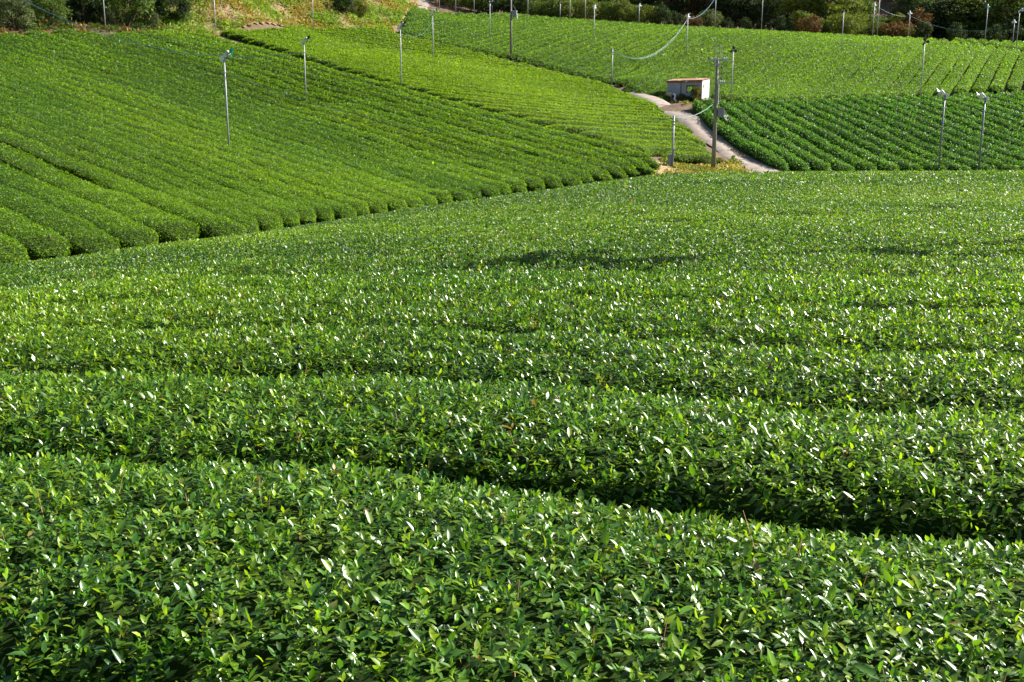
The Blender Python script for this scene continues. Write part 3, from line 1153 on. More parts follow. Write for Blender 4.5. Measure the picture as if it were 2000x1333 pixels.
post_at('q', 1923, 86, 14, BK, 'green', 'tall frost fan pole standing on the dark cross gap under the wood', D=172.0)
post_at('r', 1985, 92, 22, RT, 'pale', 'tall frost fan pole at the right edge of the slope below the wood', D=168.0, spin=0.3)
post_at('s', 1978, 80, 44, BK, 'pale', 'short-looking frost fan with white blades beyond the crest near the right edge', D=186)
post_at('t', 1774, 72, 27, BK, 'pale', 'frost fan with white blades at the crest before the autumn coloured shrubs', D=186)
post_at('u', 1704, 72, 10, BK, 'pale', 'frost fan at the crest where the far hillside shows, left of a twin pole', D=188, spin=0.4)
post_at('v', 1713, 72, -4, FR, 'dark', 'pole at the crest where the far hillside shows, right of a twin pole', D=182)
post_at('w', 1629, 66, 50, BK, 'pale', 'frost fan of which only the white blades rise over the crest under the olive tree', D=205)
post_at('x', 890, 16, -18, FR, 'dark', 'pole at the crest close to the end of the path', D=205)
post_at('y', 926, 18, -18, FR, 'dark', 'pole at the crest, second to the right of the path', D=205)
post_at('z', 961, 20, 4, BK, 'pale', 'thin pole at the crest showing beside a nearer fan pole', D=208)
post_at('A', 1031, 28, -14, FR, 'dark', 'pole at the crest just right of the transformer pole', D=204)
post_at('B', 1113, 37, -12, FR, 'dark', 'pole at the crest, left of a pair before the leafy wood', D=200)
post_at('C', 1094, 33, 8, FR, 'dark', 'slim frost fan dimly seen against the leafy wood', D=206)
post_at('D', 1143, 39, -14, FR, 'dark', 'pole at the crest, right of a pair before the leafy wood', D=200)
post_at('E', 1396, 56, -10, FR, 'dark', 'pole at the crest where the upper teal cable ends, before the dark wood', D=193)
post_at('F', 1487, 59, -12, FR, 'dark', 'lone pole at the crest in front of the darkest part of the wood', D=191)
post_at('G', 858, 14, -18, FR, 'dark', 'grey pole at the top of the path beside a rusty post', D=205)
post_at('H', 854, 14, -6, FR, 'dark', 'rust-orange post at the top of the path', D=206, head=False, mat='redprim', r=.07, group='plain posts')

# fans outside the right edge of the picture: their shadows fall across the near knoll
for i, (u, v, lab) in enumerate([(1140, 518, 'frost fan casting the long wedge of shadow on the near knoll'),
                                 (1800, 502, 'frost fan casting the small right-hand shadow on the near knoll'),
                                 (1985, 345, 'frost fan casting the shadow at the far right rim of the knoll')]):
    s_ = hit(u, v, 0.0)
    tlen = 0.0
    while True:
        q = s_ + TO_SUN * tlen
        if q[2] - float(soil_z(q[0], q[1])) > (7.2 if i < 2 else 6.8):
            break
        tlen += 0.1
    print('shadow fan at', q)
    frost_fan((float(q[0]), float(q[1]), float(soil_z(q[0], q[1]))), float(q[2]) - 0.2, R(138), 'dark', lab, 'frost fans on poles among the tea', spin=0.3 + i, hs=(2.0, 1.3, 1.2)[i])


# ------------------------------------------------------------------ utility poles
def insulator(mb, p, h=0.16, r=0.045):
    x, y, z = p
    mb.tube([(x, y, z), (x, y, z + h * .3), (x, y, z + h * .35), (x, y, z + h * .6), (x, y, z + h * .65), (x, y, z + h)], [r * .5, r * .5, r, r, r * .6, r * .5], 8)


def utility_pole(u, vb, vt, label, full=True, D=None):
    p = at(u, vb, D) if D else hit(u, vb, -HB + 0.1, 60)
    x, y = float(p[0]), float(p[1])
    zb = float(soil_z(x, y)) + 0.1
    zt = float(at(u, vt, y)[2])
    H = zt - zb
    px = y / 2000.0                # metres per photograph pixel at this distance
    root = empty('utility_pole', (x, y, zb), R(-8))
    MB().tube([(0, 0, -0.3), (0, 0, H * .5), (0, 0, H)], [0.19, 0.15, 0.105], 14).build('pole', M['concrete'], root, True)
    if full:
        z1 = H - 0.15
        MB().box((-0.75, -0.19, z1 - 0.05), (0.75, -0.11, z1 + 0.05)).build('crossarm', M['galv'], root)
        for q in (-0.70, -0.48, 0.52, 0.70):
            m = MB()
            insulator(m, (q, -0.15, z1 + 0.052), 0.2, 0.06)
            m.build('insulator', M['porcelain'] if q > -0.6 else M['black'], root)
        for q in (-0.18, 0.18):
            MB().tube([(q, -0.14, H - 0.45), (q, -0.14, H + 1.05)], 0.03, 8).build('lightning_rod', M['galv'], root)
        MB().box((-0.2, -0.165, H + 0.98), (0.2, -0.115, H + 1.05)).box((-0.17, -0.20, H - 0.62), (0.17, 0.2, H - 0.42)).build('rod_bracket', M['galv'], root)
        for q in range(3):
            zz = H - 0.72 - 0.44 * q
            MB().box((0.1, -0.03, zz - 0.03), (0.36, 0.03, zz + 0.02)).build('bracket', M['galv'], root)
            m = MB()
            m.tube([(0.36, 0, zz - 0.09), (0.36, 0, zz - 0.03), (0.36, 0, zz + 0.02), (0.36, 0, zz + 0.09)], [0.03, 0.075, 0.075, 0.03], 8)
            m.tube([(0.36, 0, zz + 0.1), (0.36, 0, zz + 0.24)], 0.02, 6)
            m.build('spool', M['black'], root)
        zz = H - 1.93
        MB().box((-0.12, -0.19, zz - 0.04), (1.42, -0.12, zz + 0.04)).build('side_arm', M['galv'], root)
        for q in (0.26, 0.42, 0.58):
            m = MB()
            insulator(m, (q, -0.155, zz + 0.042), 0.18, 0.055)
            m.build('insulator', M['porcelain'], root)
        MB().tube([(0.16, -0.02, H - 1.9), (0.19, -0.02, H - 3.6)], 0.03, 8).build('conduit', M['white'], root)
        zb_ = H - 4.0
        b = MB().box((0.2, -0.22, zb_ - 0.62), (0.66, 0.22, zb_ + 0.1)).build('transformer', M['steel'], root)
        MB().box((0.18, -0.26, zb_ + 0.102), (0.70, 0.26, zb_ + 0.15)).build('lid', M['galv'], b)
        MB().box((0.663, -0.05, zb_ - 0.6), (0.70, 0.05, zb_ + 0.09)).build('hinge_bar', M['white'], b)
        m = MB()
        for q in range(3):
            insulator(m, (0.76 + .1 * q, -0.1 + .1 * q, zb_ - 0.62 - .1 * (q % 2)), 0.22, 0.05)
        m.tube([(0.66, 0, zb_ - 0.5), (0.8, -0.05, zb_ - 0.75), (0.95, -0.1, zb_ - 0.9)], 0.05, 8)
        m.build('cut_out', M['porcelain'], root)
        MB().tube([(-0.9, 0, H - 3.42), (0.05, 0, H - 3.35)], 0.028, 6).build('stay', M['steel'], root)
    else:
        zb_ = float(at(u, 24, y)[2]) - zb
        b = MB().box((0.22, -0.28, zb_ - 0.72), (0.82, 0.28, zb_ + 0.1)).build('transformer', M['steel'], root)
        MB().box((0.18, -0.32, zb_ + 0.102), (0.88, 0.32, zb_ + 0.16)).box((0.823, -0.3, zb_ - 0.7), (0.87, -0.1, zb_ + 0.1)).build('lid', M['white'], b)
        m = MB()
        for q in range(3):
            insulator(m, (0.92, -0.2 + .16 * q, zb_ - 0.6 - .1 * q), 0.3, 0.07)
        m.tube([(0.82, 0, zb_ - 0.6), (0.9, -0.05, zb_ - 0.9), (1.0, -0.1, zb_ - 1.0)], 0.06, 8)
        m.build('cut_out', M['porcelain'], root)
        MB().tube([(-0.9, 0, zb_ + 0.9), (0.3, 0, zb_ + 0.95), (0.75, 0, zb_ + 0.2)], 0.03, 6).build('stay', M['steel'], root)
        MB().box((-0.8, -0.2, H - 0.4), (0.8, -0.12, H - 0.3)).build('crossarm', M['galv'], root)
    tag(root, label, 'utility pole', 'concrete utility poles')
    return x, y, zb, H


UP = utility_pole(1393, 331, 114, 'tall concrete utility pole with crossarms standing in the grass beside the track')
utility_pole(998, 115, -22, 'concrete utility pole with a transformer on the dark gap below the upper slope', False)


def service_post(u, vb, vt, label, cab):
    p = hit(u, vb, -HB + 0.1, 60)
    x, y = float(p[0]), float(p[1])
    zb = float(soil_z(x, y)) + 0.05
    zt = float(at(u, vt, y)[2])
    H = zt - zb
    root = empty('service_post', (x, y, zb), R(-6))
    MB().tube([(0, 0, -0.2), (0, 0, H)], [0.075, 0.07], 12).build('pole', M['galv'], root, True)
    MB().tube([(0, 0, H), (0, 0, H + 0.07)], [0.085, 0.05], 12).build('cap', M['steel'], root)
    MB().box((-0.11, -0.11, H - 0.42), (0.11, 0.11, H - 0.34)).box((-0.10, -0.13, H - 0.62), (0.13, 0.10, H - 0.55)).build('cable_clamp', M['steel'], root)
    if cab:
        MB().tube([(0.02, -0.11, 0), (0.05, -0.11, 1.15), (0.12, -0.11, 1.3)], 0.05, 8).build('conduit', M['steel'], root)
        b = MB().box((-0.36, -0.14, 0.1), (-0.09, 0.14, 0.92)).build('meter_box', M['steel'], root)
        MB().box((-0.38, -0.16, 0.923), (-0.08, 0.16, 0.96)).build('lid', M['white'], b)
        MB().tube([(0.08, 0, 1.3), (0.2, 0, 1.36)], 0.06, 8).build('lamp', M['white'], root)
    else:
        MB().box((-0.14, -0.14, 0.2), (0.1, 0.1, 0.9)).build('meter_box', M['steel'], root)
    tag(root, label, 'post', 'service posts by the track')
    return (x, y, zt)


S1 = service_post(1313, 325, 228, 'grey service post with a meter box at its foot in the dry grass', True)
S2 = service_post(1195, 166, 97, 'grey service post at the upper end of the track', False)


# ------------------------------------------------------------------ cables
def cable(pts, label, r=0.02, mat='cable', strands=1, spread=0.12, sag=None):
    """pts: places the cable passes; a smooth curve through them."""
    pts = [Vector(p) for p in pts]
    mb = MB()
    for k in range(strands):
        off = Vector((random.uniform(-1, 1), random.uniform(-.5, .5), random.uniform(-1, 1))) * spread if strands > 1 else Vector()
        out = []
        n = len(pts)
        for i in range(n - 1):
            p0, p1, p2, p3 = pts[max(i - 1, 0)], pts[i], pts[i + 1], pts[min(i + 2, n - 1)]
            for j in range(10):
                t = j / 10
                out.append(0.5 * ((2 * p1) + (p2 - p0) * t + (2 * p0 - 5 * p1 + 4 * p2 - p3) * t * t + (3 * p1 - p0 - 3 * p2 + p3) * t ** 3))
        out.append(pts[-1])
        m = len(out)
        out = [p + off * math.sin(math.pi * i / (m - 1)) for i, p in enumerate(out)]
        mb.tube(out, r, 6)
    return tag(mb.build('cable', M[mat], None, True), label, 'cable', 'cables strung between the poles')


def span(a, b, sag, n=7):
    a, b = Vector(a), Vector(b)
    return [a.lerp(b, i / (n - 1)) - Vector((0, 0, sag * 4 * (i / (n - 1)) * (1 - i / (n - 1)))) for i in range(n)]


def low(k, d=0.97):
    x, y, z = POST[k]
    return (x, y, z - d)


wl = at(-60, 105, 74)
cable(span(wl, low('a'), 1.3), 'teal cable hanging from the left edge to the lowest fan pole', 0.012)
cable(span(low('a'), (S1[0], S1[1], S1[2] - 0.1), 2.6, 11), 'teal cable sagging from the lowest fan pole across to the service post', 0.011)
cable(span(low('b'), (S1[0], S1[1], S1[2] - 0.15), 2.7, 11), 'teal cable sagging along the field boundary to the service post', 0.013)
cable(span(at(20, -12, 104), low('b'), 2.4, 9), 'blue cable running down before the bushes at upper left', 0.026, 'bluecable')
cable(span(low('c', .3), low('d', 1.0), 1.2), 'thin teal cable between the two upper fan poles of the yellow-green field', 0.016)
cable(span((S1[0], S1[1], S1[2] - 0.05), (UP[0] - 0.12, UP[1], UP[2] + UP[3] - 3.5), 0.42), 'bright teal cable from the service post to the tall utility pole', 0.024)
cable(span((S2[0], S2[1], S2[2] - 0.1), low('j', .3), 2.9, 11), 'loose bundle of teal cables climbing the slope to the wood', 0.014, 'cable', 4, 0.25)
cable(span(low('j', .3), (POST['E'][0], POST['E'][1], POST['E'][2] - 0.3), 1.0), 'blue cable rising from the slope to the crest', 0.03, 'bluecable')
cable(span((POST['v'][0], POST['v'][1], POST['v'][2] - 1.6), low('t', .4), 0.5), 'cable before the far hillside between two crest poles', 0.018)
cable(span(low('t', .4), low('s', .4), 1.7, 9), 'cable sagging before the dark right part of the wood', 0.02)


# ------------------------------------------------------------------ shed
def shed():
    c = hit(1345, 196, -HB, 60)
    x, y = float(c[0]), float(c[1])
    y = y + 0.5
    z = float(soil_z(x, y)) - 0.22
    th = R(32)
    root = empty('shed', (x, y, z), -th)   # local -y is the front
    Lx, Wy, H = 2.2, 1.15, 2.4
    t = 0.05
    # front wall with a window opening, back wall with another
    def holed(name, y0, wx0, wx1, wz0, wz1, mat, hgt):
        m = MB()
        n = 44
        def ribs(x0, x1, z0, z1):
            k = max(1, int(round((x1 - x0) / 0.1)))
            for i in range(k):
                a = x0 + (x1 - x0) * i / k
                b = x0 + (x1 - x0) * (i + 1) / k
                d = 0.018 if i % 2 else 0.0
                m.box((a, y0 - d, z0), (b, y0 + t, z1))
        ribs(-Lx, wx0, 0, hgt)
        ribs(wx1, Lx, 0, hgt)
        ribs(wx0, wx1, 0, wz0)
        ribs(wx0, wx1, wz1, hgt)
        return m.build(name, M[mat], root)
    holed('front_wall', -Wy, 0.3, 1.62, 0.98, 1.72, 'wall', H - 0.04)
    holed('back_wall', Wy - t, -0.85, 0.65, 0.95, 1.75, 'wall', H + 0.22)
    for s_, nm in ((-1, 'side_wall'), (1, 'side_wall')):
        m = MB()
        k = 20
        for i in range(k):
            a = -Wy + 0.055 + (2 * Wy - 0.11) * i / k
            b = -Wy + 0.055 + (2 * Wy - 0.11) * (i + 1) / k
            d = 0.015 if i % 2 else 0.0
            xx = s_ * Lx
            m.box((min(xx - s_ * t, xx + s_ * d), a, 0), (max(xx - s_ * t, xx + s_ * d), b, H - 0.04 + 0.26 * (i / k)))
        w = m.build(nm, M['white_wall' if s_ > 0 else 'wall'], root)
        if s_ > 0:
            MB().box((Lx + 0.018, -0.75, 1.5), (Lx + 0.06, -0.6, 1.9)).build('vent', M['steel'], w)
            w['label'] = 'sunlit white end wall'
    # corrugated roof
    V, Q = [], []
    n = 60
    for i in range(n + 1):
        xx = -Lx - 0.12 + (2 * Lx + 0.24) * i / n
        wv = 0.022 * math.sin(i * math.pi / 1.5)
        for yy, zz in ((-Wy - 0.22, H - 0.03), (Wy + 0.1, H + 0.27)):
            V += [(xx, yy, zz + wv), (xx, yy, zz + wv + 0.03)]
    for i in range(n):
        a = i * 4
        b = a + 4
        Q += [(a, b, b + 2, a + 2), (a + 1, a + 3, b + 3, b + 1), (a, a + 1, b + 1, b), (a + 2, b + 2, b + 3, a + 3)]
    Q += [(0, 2, 3, 1), (4 * n, 4 * n + 1, 4 * n + 3, 4 * n + 2)]
    me = bpy.data.meshes.new('roof')
    me.from_pydata(V, [], Q)
    me.materials.append(M['roof'])
    link('roof', me, root)
    MB().box((-Lx - 0.1, -Wy - 0.215, H - 0.24), (Lx + 0.1, -Wy - 0.17, H - 0.045)).build('eaves_board', M['roof'], root)
    MB().box((0.23, -Wy - 0.05, 0.92), (0.295, -Wy - 0.022, 1.8)).box((0.295, -Wy - 0.05, 1.725), (1.62, -Wy - 0.022, 1.8)).box((0.93, -Wy - 0.045, 0.98), (0.98, -Wy + 0.03, 1.72)).build('window_frame', M['bark'], root)
    MB().tube([(-0.45, -Wy - 0.06, 0.25), (-0.45, -Wy - 0.06, H - 0.1)], 0.04, 8).build('drainpipe', M['bark'], root)
    for xx in (0.2, -0.55):
        MB().box((xx, -Wy - 0.042, 0.1), (xx + 0.07, -Wy - 0.021, H - 0.14)).build('batten', M['beige'], root)
    tag(root, 'small grey tin shed with rusty roof edge and white end wall by the track', 'shed')
    b = MB()
    b.box((0.45, -0.3, 0.9), (1.0, 0.3, 1.3)).box((0.4, -0.35, 1.3), (1.05, 0.35, 1.36))
    o = b.build('storage_crate', M['blue'])
    o.matrix_world = Matrix.Translation((x, y, z)) @ Matrix.Rotation(-th, 4, 'Z')
    st = MB().box((0.35, -0.4, 0.84), (1.1, 0.4, 0.895))
    for a in (0.4, 0.98):
        for c_ in (-0.35, 0.3):
            st.box((a, c_, 0.0), (a + 0.06, c_ + 0.06, 0.838))
    so = st.build('workbench', M['bark'])
    so.matrix_world = o.matrix_world
    tag(so, 'dark wooden bench inside the shed under the blue crate', 'bench')
    tag(o, 'blue crate seen through the shed window', 'crate')
    return x, y, z, th


SH = shed()
SHM = Matrix.Translation(SH[:3]) @ Matrix.Rotation(-SH[3], 4, 'Z')


def near_shed(lx, ly):
    p = SHM @ Vector((lx, ly, 0))
    return p.x, p.y, float(soil_z(p.x, p.y))


# old sprayer tank on a stand, a white pipe leaning on it
px_, py_, pz_ = near_shed(-1.35, -2.5)
root = empty('sprayer_tank', (px_, py_, pz_), -SH[3])
m = MB().tube([(-0.42, 0, 0.85), (-0.38, 0, 0.85), (0.3, 0, 0.85), (0.34, 0, 0.85)], [0.2, 0.27, 0.27, 0.2], 14)
tk = m.build('tank', M['beige'], root, True)
MB().tube([(0, 0, 1.11), (0, 0, 1.18)], 0.09, 10).build('cap', M['black'], tk)
for sx in (-1, 1):
    for sy in (-1, 1):
        MB().tube([(sx * 0.25, sy * 0.15, 0.66), (sx * 0.38, sy * 0.26, -0.05)], 0.03, 6).build('leg', M['beige'], root)
MB().box((-0.36, -0.22, 0.60), (0.3, 0.22, 0.64)).build('shelf', M['beige'], root)
tag(root, 'beige sprayer tank on a splayed stand in front of the shed', 'tank')
px_, py_, pz_ = near_shed(-0.72, -2.6)
mb = MB().tube([(-0.1, 0, 0.95), (0.12, 0.03, 0.9), (0.15, 0, 0.6), (0.02, -0.05, 0.42), (0.2, -0.05, 0.25), (0.26, 0, 0.0), (0.3, 0, -0.1)], [0.1, 0.13, 0.1, 0.11, 0.1, 0.09, 0.07], 10)
sk = mb.build('cloth_sack', M['white'], None, True)
sk.location = (px_, py_, pz_)
tag(sk, 'crumpled white cloth sack propped against the sprayer tank', 'sack')


# ------------------------------------------------------------------ trees and shrubs
def crown_arrays(rx, rz, cz, n, clumps, size, palette, seed, squash=0.9, low_cut=-0.6):
    rng = np.random.default_rng(seed)
    # clumps of foliage spread through the crown, more of them near its surface
    d = unit(rng.normal(0, 1, (clumps, 3)))
    rad = rng.uniform(0.45, 1.0, (clumps, 1)) ** 0.5
    c = d * rad * np.array([rx, rx, rz]) * 0.82
    c = c[c[:, 2] > low_cut * rz]
    cr = rng.uniform(0.16, 0.34, len(c)) * rx
    k = rng.integers(0, len(c), n)
    dd = unit(rng.normal(0, 1, (n, 3)))
    dd[:, 2] = np.where(rng.random(n) < 0.55, np.abs(dd[:, 2]), dd[:, 2])
    P = c[k] + dd * (cr[k] * rng.uniform(0.55, 1.08, n))[:, None] * np.array([1.1, 1.1, squash])
    N = unit(dd + 0.5 * unit(P) + np.array([0, 0, 0.5]))
    P = P + np.array([0, 0, cz])
    base, var, light = palette
    tone = rng.normal(0, 0.25, len(c))[k] + rng.normal(0, 0.25, n)
    col = np.array(base) * (1 + 0.5 * np.clip(tone, -1, 1))[:, None]
    w = np.clip(rng.normal(0.15, 0.3, len(c))[k], 0, 1)[:, None]
    col = col * (1 - w) + np.array(var) * w
    lt = rng.random(n) < 0.1
    col[lt] = np.array(light)
    sz = size * rng.lognormal(0, 0.25, n)
    V, T, Q, C = leaf_fold(P, N, sz, np.clip(col, 0.004, 0.5), 0.55, 0.25, rng, quad=True)
    return (V, Q, C), c + np.array([0, 0, cz])


def make_tree(kind, label, h, rx, palette, seed, n=3600, size=0.3, trunk=True, clumps=46, group=None, loc=(0, 0, 0), bare=0.28):
    rng = random.Random(seed)
    root = empty(kind, loc)
    rz = h * (1 - bare) / 2 * 1.05
    cz = h - rz
    (V, Q, C), cl = crown_arrays(rx, rz, cz, n, clumps, size, palette, seed)
    me = np_mesh('crown', V, None, Q, (M['tree_leaf'],), tint=C)
    link('crown', me, root)
    if trunk:
        m = MB()
        lean = (rng.uniform(-.3, .3), rng.uniform(-.3, .3))
        tp = [(0, 0, -0.4), (lean[0] * .3, lean[1] * .3, h * .25), (lean[0] * .7, lean[1] * .7, h * .5), (lean[0], lean[1], h * .78)]
        r0 = 0.022 * h + 0.05
        m.tube(tp, [r0 * 1.25, r0, r0 * .65, r0 * .2], 9)
        for i in rng.sample(range(len(cl)), min(9, len(cl))):
            c = cl[i]
            zz = min(h * .62, max(h * .2, c[2] - 0.35 * math.hypot(c[0], c[1]) - 0.3))
            f = zz / h
            a = Vector((lean[0] * f, lean[1] * f, zz))
            b = Vector(c)
            mid = a.lerp(b, 0.55) + Vector((0, 0, -0.12 * (b - a).length * .5))
            m.tube([a, mid, b], [r0 * .4, r0 * .25, r0 * .08], 6)
        m.build('trunk', M['bark'], root, True)
    else:
        m = MB()
        for i in rng.sample(range(len(cl)), min(7, len(cl))):
            c = Vector(cl[i])
            m.tube([(rng.uniform(-.15, .15), rng.uniform(-.15, .15), -0.2), (c.x * .45, c.y * .45, c.z * .5), c], [0.05, 0.035, 0.012], 6)
        m.build('stems', M['bark'], root, True)
    tag(root, label, 'tree' if trunk else 'shrub', group)
    return root


def copy_tree(src, loc, rz, sc, label):
    r = src.copy()
    COL.objects.link(r)
    r.location = loc
    r.rotation_euler = (0, 0, rz)
    r.scale = sc
    r['label'] = label
    for ch in src.children:
        c = ch.copy()
        COL.objects.link(c)
        c.parent = r
        c.matrix_parent_inverse = ch.matrix_parent_inverse
    return r


TP = {'dark': ((0.024, 0.045, 0.018), (0.034, 0.056, 0.022), (0.06, 0.09, 0.03)),  # shade of the wood and hollows put into the leaf colour
      'green': ((0.075, 0.125, 0.028), (0.105, 0.155, 0.034), (0.17, 0.24, 0.06)),
      'olive': ((0.095, 0.135, 0.024), (0.140, 0.165, 0.030), (0.22, 0.25, 0.06)),
      'yellow': ((0.120, 0.115, 0.022), (0.16, 0.14, 0.025), (0.24, 0.2, 0.06)),
      'russet': ((0.105, 0.062, 0.028), (0.14, 0.075, 0.03), (0.2, 0.12, 0.06)),
      'grey': ((0.085, 0.115, 0.050), (0.11, 0.14, 0.06), (0.2, 0.24, 0.13))}
PROTO = {}
NAMES = {'dark': 'dark green', 'green': 'mid green', 'olive': 'olive green', 'yellow': 'yellowing', 'russet': 'russet brown', 'grey': 'grey-green'}
WOOD_N = [0]


def plant(kind, tone, u, D, h, w, label, group, detail=1.0, dz=0.0):
    """kind 'tree' or 'shrub'; h height and w crown width in metres."""
    x = float(at(u, 60, D)[0])
    z = float(soil_z(x, D)) + dz
    key = (kind, tone, detail)
    rz = random.uniform(0, 6.28)
    if kind == 'tree':
        H0_, R0 = 9.0, 3.0
    else:
        H0_, R0 = 3.0, 1.8
    sc = (w / (2 * R0), w / (2 * R0), h / H0_)
    if key not in PROTO:
        seed = 100 + 7 * len(PROTO)
        if kind == 'tree':
            o = make_tree('broadleaf_tree', label, H0_, R0, TP[tone], seed, int(6500 * detail), 0.29 / detail ** .5, True, 70, group, (x, D, z), 0.02)
        else:
            o = make_tree('leafy_shrub', label, H0_, R0, TP[tone], seed, int(3600 * detail), 0.18 / detail ** .5, False, 46, group, (x, D, z), 0.0)
        PROTO[key] = o
        o.rotation_euler = (0, 0, rz)
        o.scale = sc
    else:
        o = copy_tree(PROTO[key], (x, D, z), rz, sc, label)
        o['group'] = group
    return o


# upper left: bushes and trees above the left slope
LG = 'bushes and trees above the left slope'
plant('shrub', 'grey', 28, 111, 3.6, 4.8, 'rounded grey-green bush at the far left above the left slope', LG, 2.0)
plant('shrub', 'green', 95, 115.5, 4.8, 4.8, 'leafy green bush crossed by the blue cable at upper left', LG, 2.0)
plant('shrub', 'green', 245, 125.5, 6.5, 7.6, 'large spreading green bush before the dark hollow at upper left', LG, 2.0)
plant('shrub', 'grey', 213, 123, 2.4, 2.2, 'small grey-green bush at the foot of the pole among the bushes', LG, 2.0)
plant('shrub', 'grey', 300, 128, 2.2, 1.8, 'low ragged bush at the right foot of the large spreading bush', LG, 2.0)
plant('shrub', 'dark', 10, 117, 7, 8.5, 'dark thicket shrub behind the rounded bush in the left corner', LG, 2.0)
plant('shrub', 'dark', 80, 121, 7, 8.5, 'dark tall shrub rising behind the bush with the blue cable', LG, 2.0)
plant('shrub', 'dark', 150, 125, 7, 9.5, 'dark tall shrub over the black hollow, left of the large spreading bush', LG, 2.0)
plant('shrub', 'dark', 215, 131, 7, 9.5, 'dark tall shrub directly behind the large spreading bush', LG, 2.0)
plant('shrub', 'dark', 300, 135, 7, 9.5, 'dark tall shrub over the black hollow, right of the large spreading bush', LG, 2.0)
plant('shrub', 'green', 385, 143, 4.5, 6.0, 'green tall shrub leaning over the upper left end of the weedy bank', LG, 2.0)
plant('shrub', 'dark', 335, 131, 4.6, 5.5, 'dark shrub in the hollow where the weedy bank begins', LG, 2.0)
plant('shrub', 'dark', 165, 122, 4.2, 5.0, 'dark shrub deep in the hollow behind the blue cable', LG, 2.0)
plant('shrub', 'dark', 675, 163, 3.6, 4.8, 'dark bush near the top of the weedy bank', 'bushes on the weedy bank', 2.0)
plant('shrub', 'olive', 704, 167, 3.0, 3.5, 'olive bush right of the dark bush on the weedy bank', 'bushes on the weedy bank', 2.0)
plant('shrub', 'dark', 650, 167, 4.5, 5, 'dark tall shrub shading the top of the weedy bank', 'bushes on the weedy bank', 2.0)
plant('tree', 'dark', 828, 232, 8, 8, 'dark tree closing the view at the head of the path', 'trees of the wood behind the slope')

# the wood beyond the crest
WG = 'trees of the wood behind the slope'
SGR = 'shrubs at the edge of the wood'
wood_s = [(866, 'green', 4), (884, 'olive', 3.4), (902, 'green', 4.2), (922, 'olive', 3.6), (942, 'green', 4), (962, 'dark', 4), (985, 'olive', 4.4), (1008, 'dark', 4),
          (1030, 'green', 5), (1052, 'olive', 4), (1075, 'green', 4.6), (1098, 'olive', 4.6), (1122, 'green', 5), (1146, 'olive', 5), (1168, 'yellow', 4.6), (1192, 'green', 5),
          (1214, 'olive', 5), (1238, 'green', 4.4), (1262, 'olive', 4.4), (1288, 'dark', 4.4), (1318, 'dark', 3.6), (1352, 'russet', 3.2), (1385, 'grey', 4.6), (1420, 'dark', 3),
          (1455, 'dark', 3.4), (1490, 'dark', 3), (1525, 'dark', 3.6), (1560, 'olive', 5), (1580, 'russet', 4.4), (1604, 'green', 4), (1640, 'olive', 5), (1668, 'olive', 5),
          (1712, 'olive', 4), (1735, 'russet', 4), (1758, 'russet', 4.6), (1775, 'yellow', 3), (1800, 'dark', 4), (1868, 'dark', 4), (1905, 'dark', 3.4), (1945, 'dark', 4), (1985, 'dark', 4), (2025, 'dark', 4)]
for i, (u, tone, h) in enumerate(wood_s):
    plant('shrub', tone, u, random.uniform(208, 215) if u < 1500 else random.uniform(197, 204), h, h * random.uniform(1.0, 1.35),
          f'{NAMES[tone]} shrub at the foot of the wood, {nth(i + 1)} counted from the path rightward', SGR)
wood_t = [(872, 'green', 10), (915, 'olive', 10), (960, 'dark', 11), (1000, 'olive', 11), (1040, 'green', 11), (1085, 'olive', 12), (1130, 'green', 12), (1175, 'olive', 12), (1218, 'olive', 12),
          (1255, 'green', 11), (1300, 'dark', 13), (1345, 'russet', 11), (1390, 'dark', 13), (1435, 'dark', 12), (1480, 'dark', 13), (1525, 'dark', 13), (1572, 'olive', 12), (1612, 'olive', 13), (1650, 'olive', 10.5),
          (1680, 'green', 5), (1722, 'green', 6.5), (1748, 'olive', 7.5), (1790, 'russet', 8), (1825, 'olive', 9), (1848, 'grey', 7), (1880, 'green', 12), (1920, 'dark', 13), (1962, 'green', 13), (2003, 'olive', 13), (2045, 'green', 13),
          (1855, 'dark', 13), (1810, 'dark', 11)]
for i, (u, tone, h) in enumerate(wood_t):
    plant('tree', tone, u, random.uniform(218, 230) if u < 1500 else random.uniform(207, 222), h, h * random.uniform(0.75, 0.95),
          f'{NAMES[tone]} broadleaf tree in the wood beyond the crest, {nth(i + 1)} from the path', WG)
for i in range(26):
    u = random.uniform(860, 2040)
    plant('tree', random.choice(['dark', 'dark', 'green']), u, random.uniform(238, 262), random.uniform(12, 15), random.uniform(9, 11),
          'tall dark tree deep in the wood, behind its sunlit front trees', 'trees deep in the wood')
for i in range(36):
    u = 1600 + 230 * random.random() if i < 24 else random.uniform(860, 2050)
    plant('tree', random.choice(['green', 'olive', 'grey', 'russet', 'dark']), u, random.uniform(285, 345), random.uniform(9, 12), random.uniform(8, 10),
          'tree on the far bluish hillside seen through the gap in the wood' if i < 24 else 'tree on the far hillside hidden mostly by the wood', 'trees on the far hillside')

# by the shed
SHG = 'shrubs around the shed'
for lx, ly, tone, h, w, lab in [(1.75, -1.75, 'yellow', 2.0, 1.5, 'tall brownish green shrub climbing the front corner of the shed'),
                                (-0.2, -1.65, 'yellow', 0.95, 1.3, 'low yellow-green shrub under the middle of the shed front'),
                                (-2.35, -1.7, 'olive', 1.05, 1.2, 'olive shrub at the left front corner of the shed'),
                                (0.9, -1.8, 'dark', 0.7, 1.1, 'low dark shrub under the shed window'),
                                (2.45, -1.9, 'russet', 0.6, 0.6, 'small russet tuft at the foot of the white end wall')]:
    X_, Y_, Z_ = near_shed(lx, ly)
    plant('shrub', tone, 1345, Y_, h, w, lab, SHG, 1.0).location = (X_, Y_, Z_)


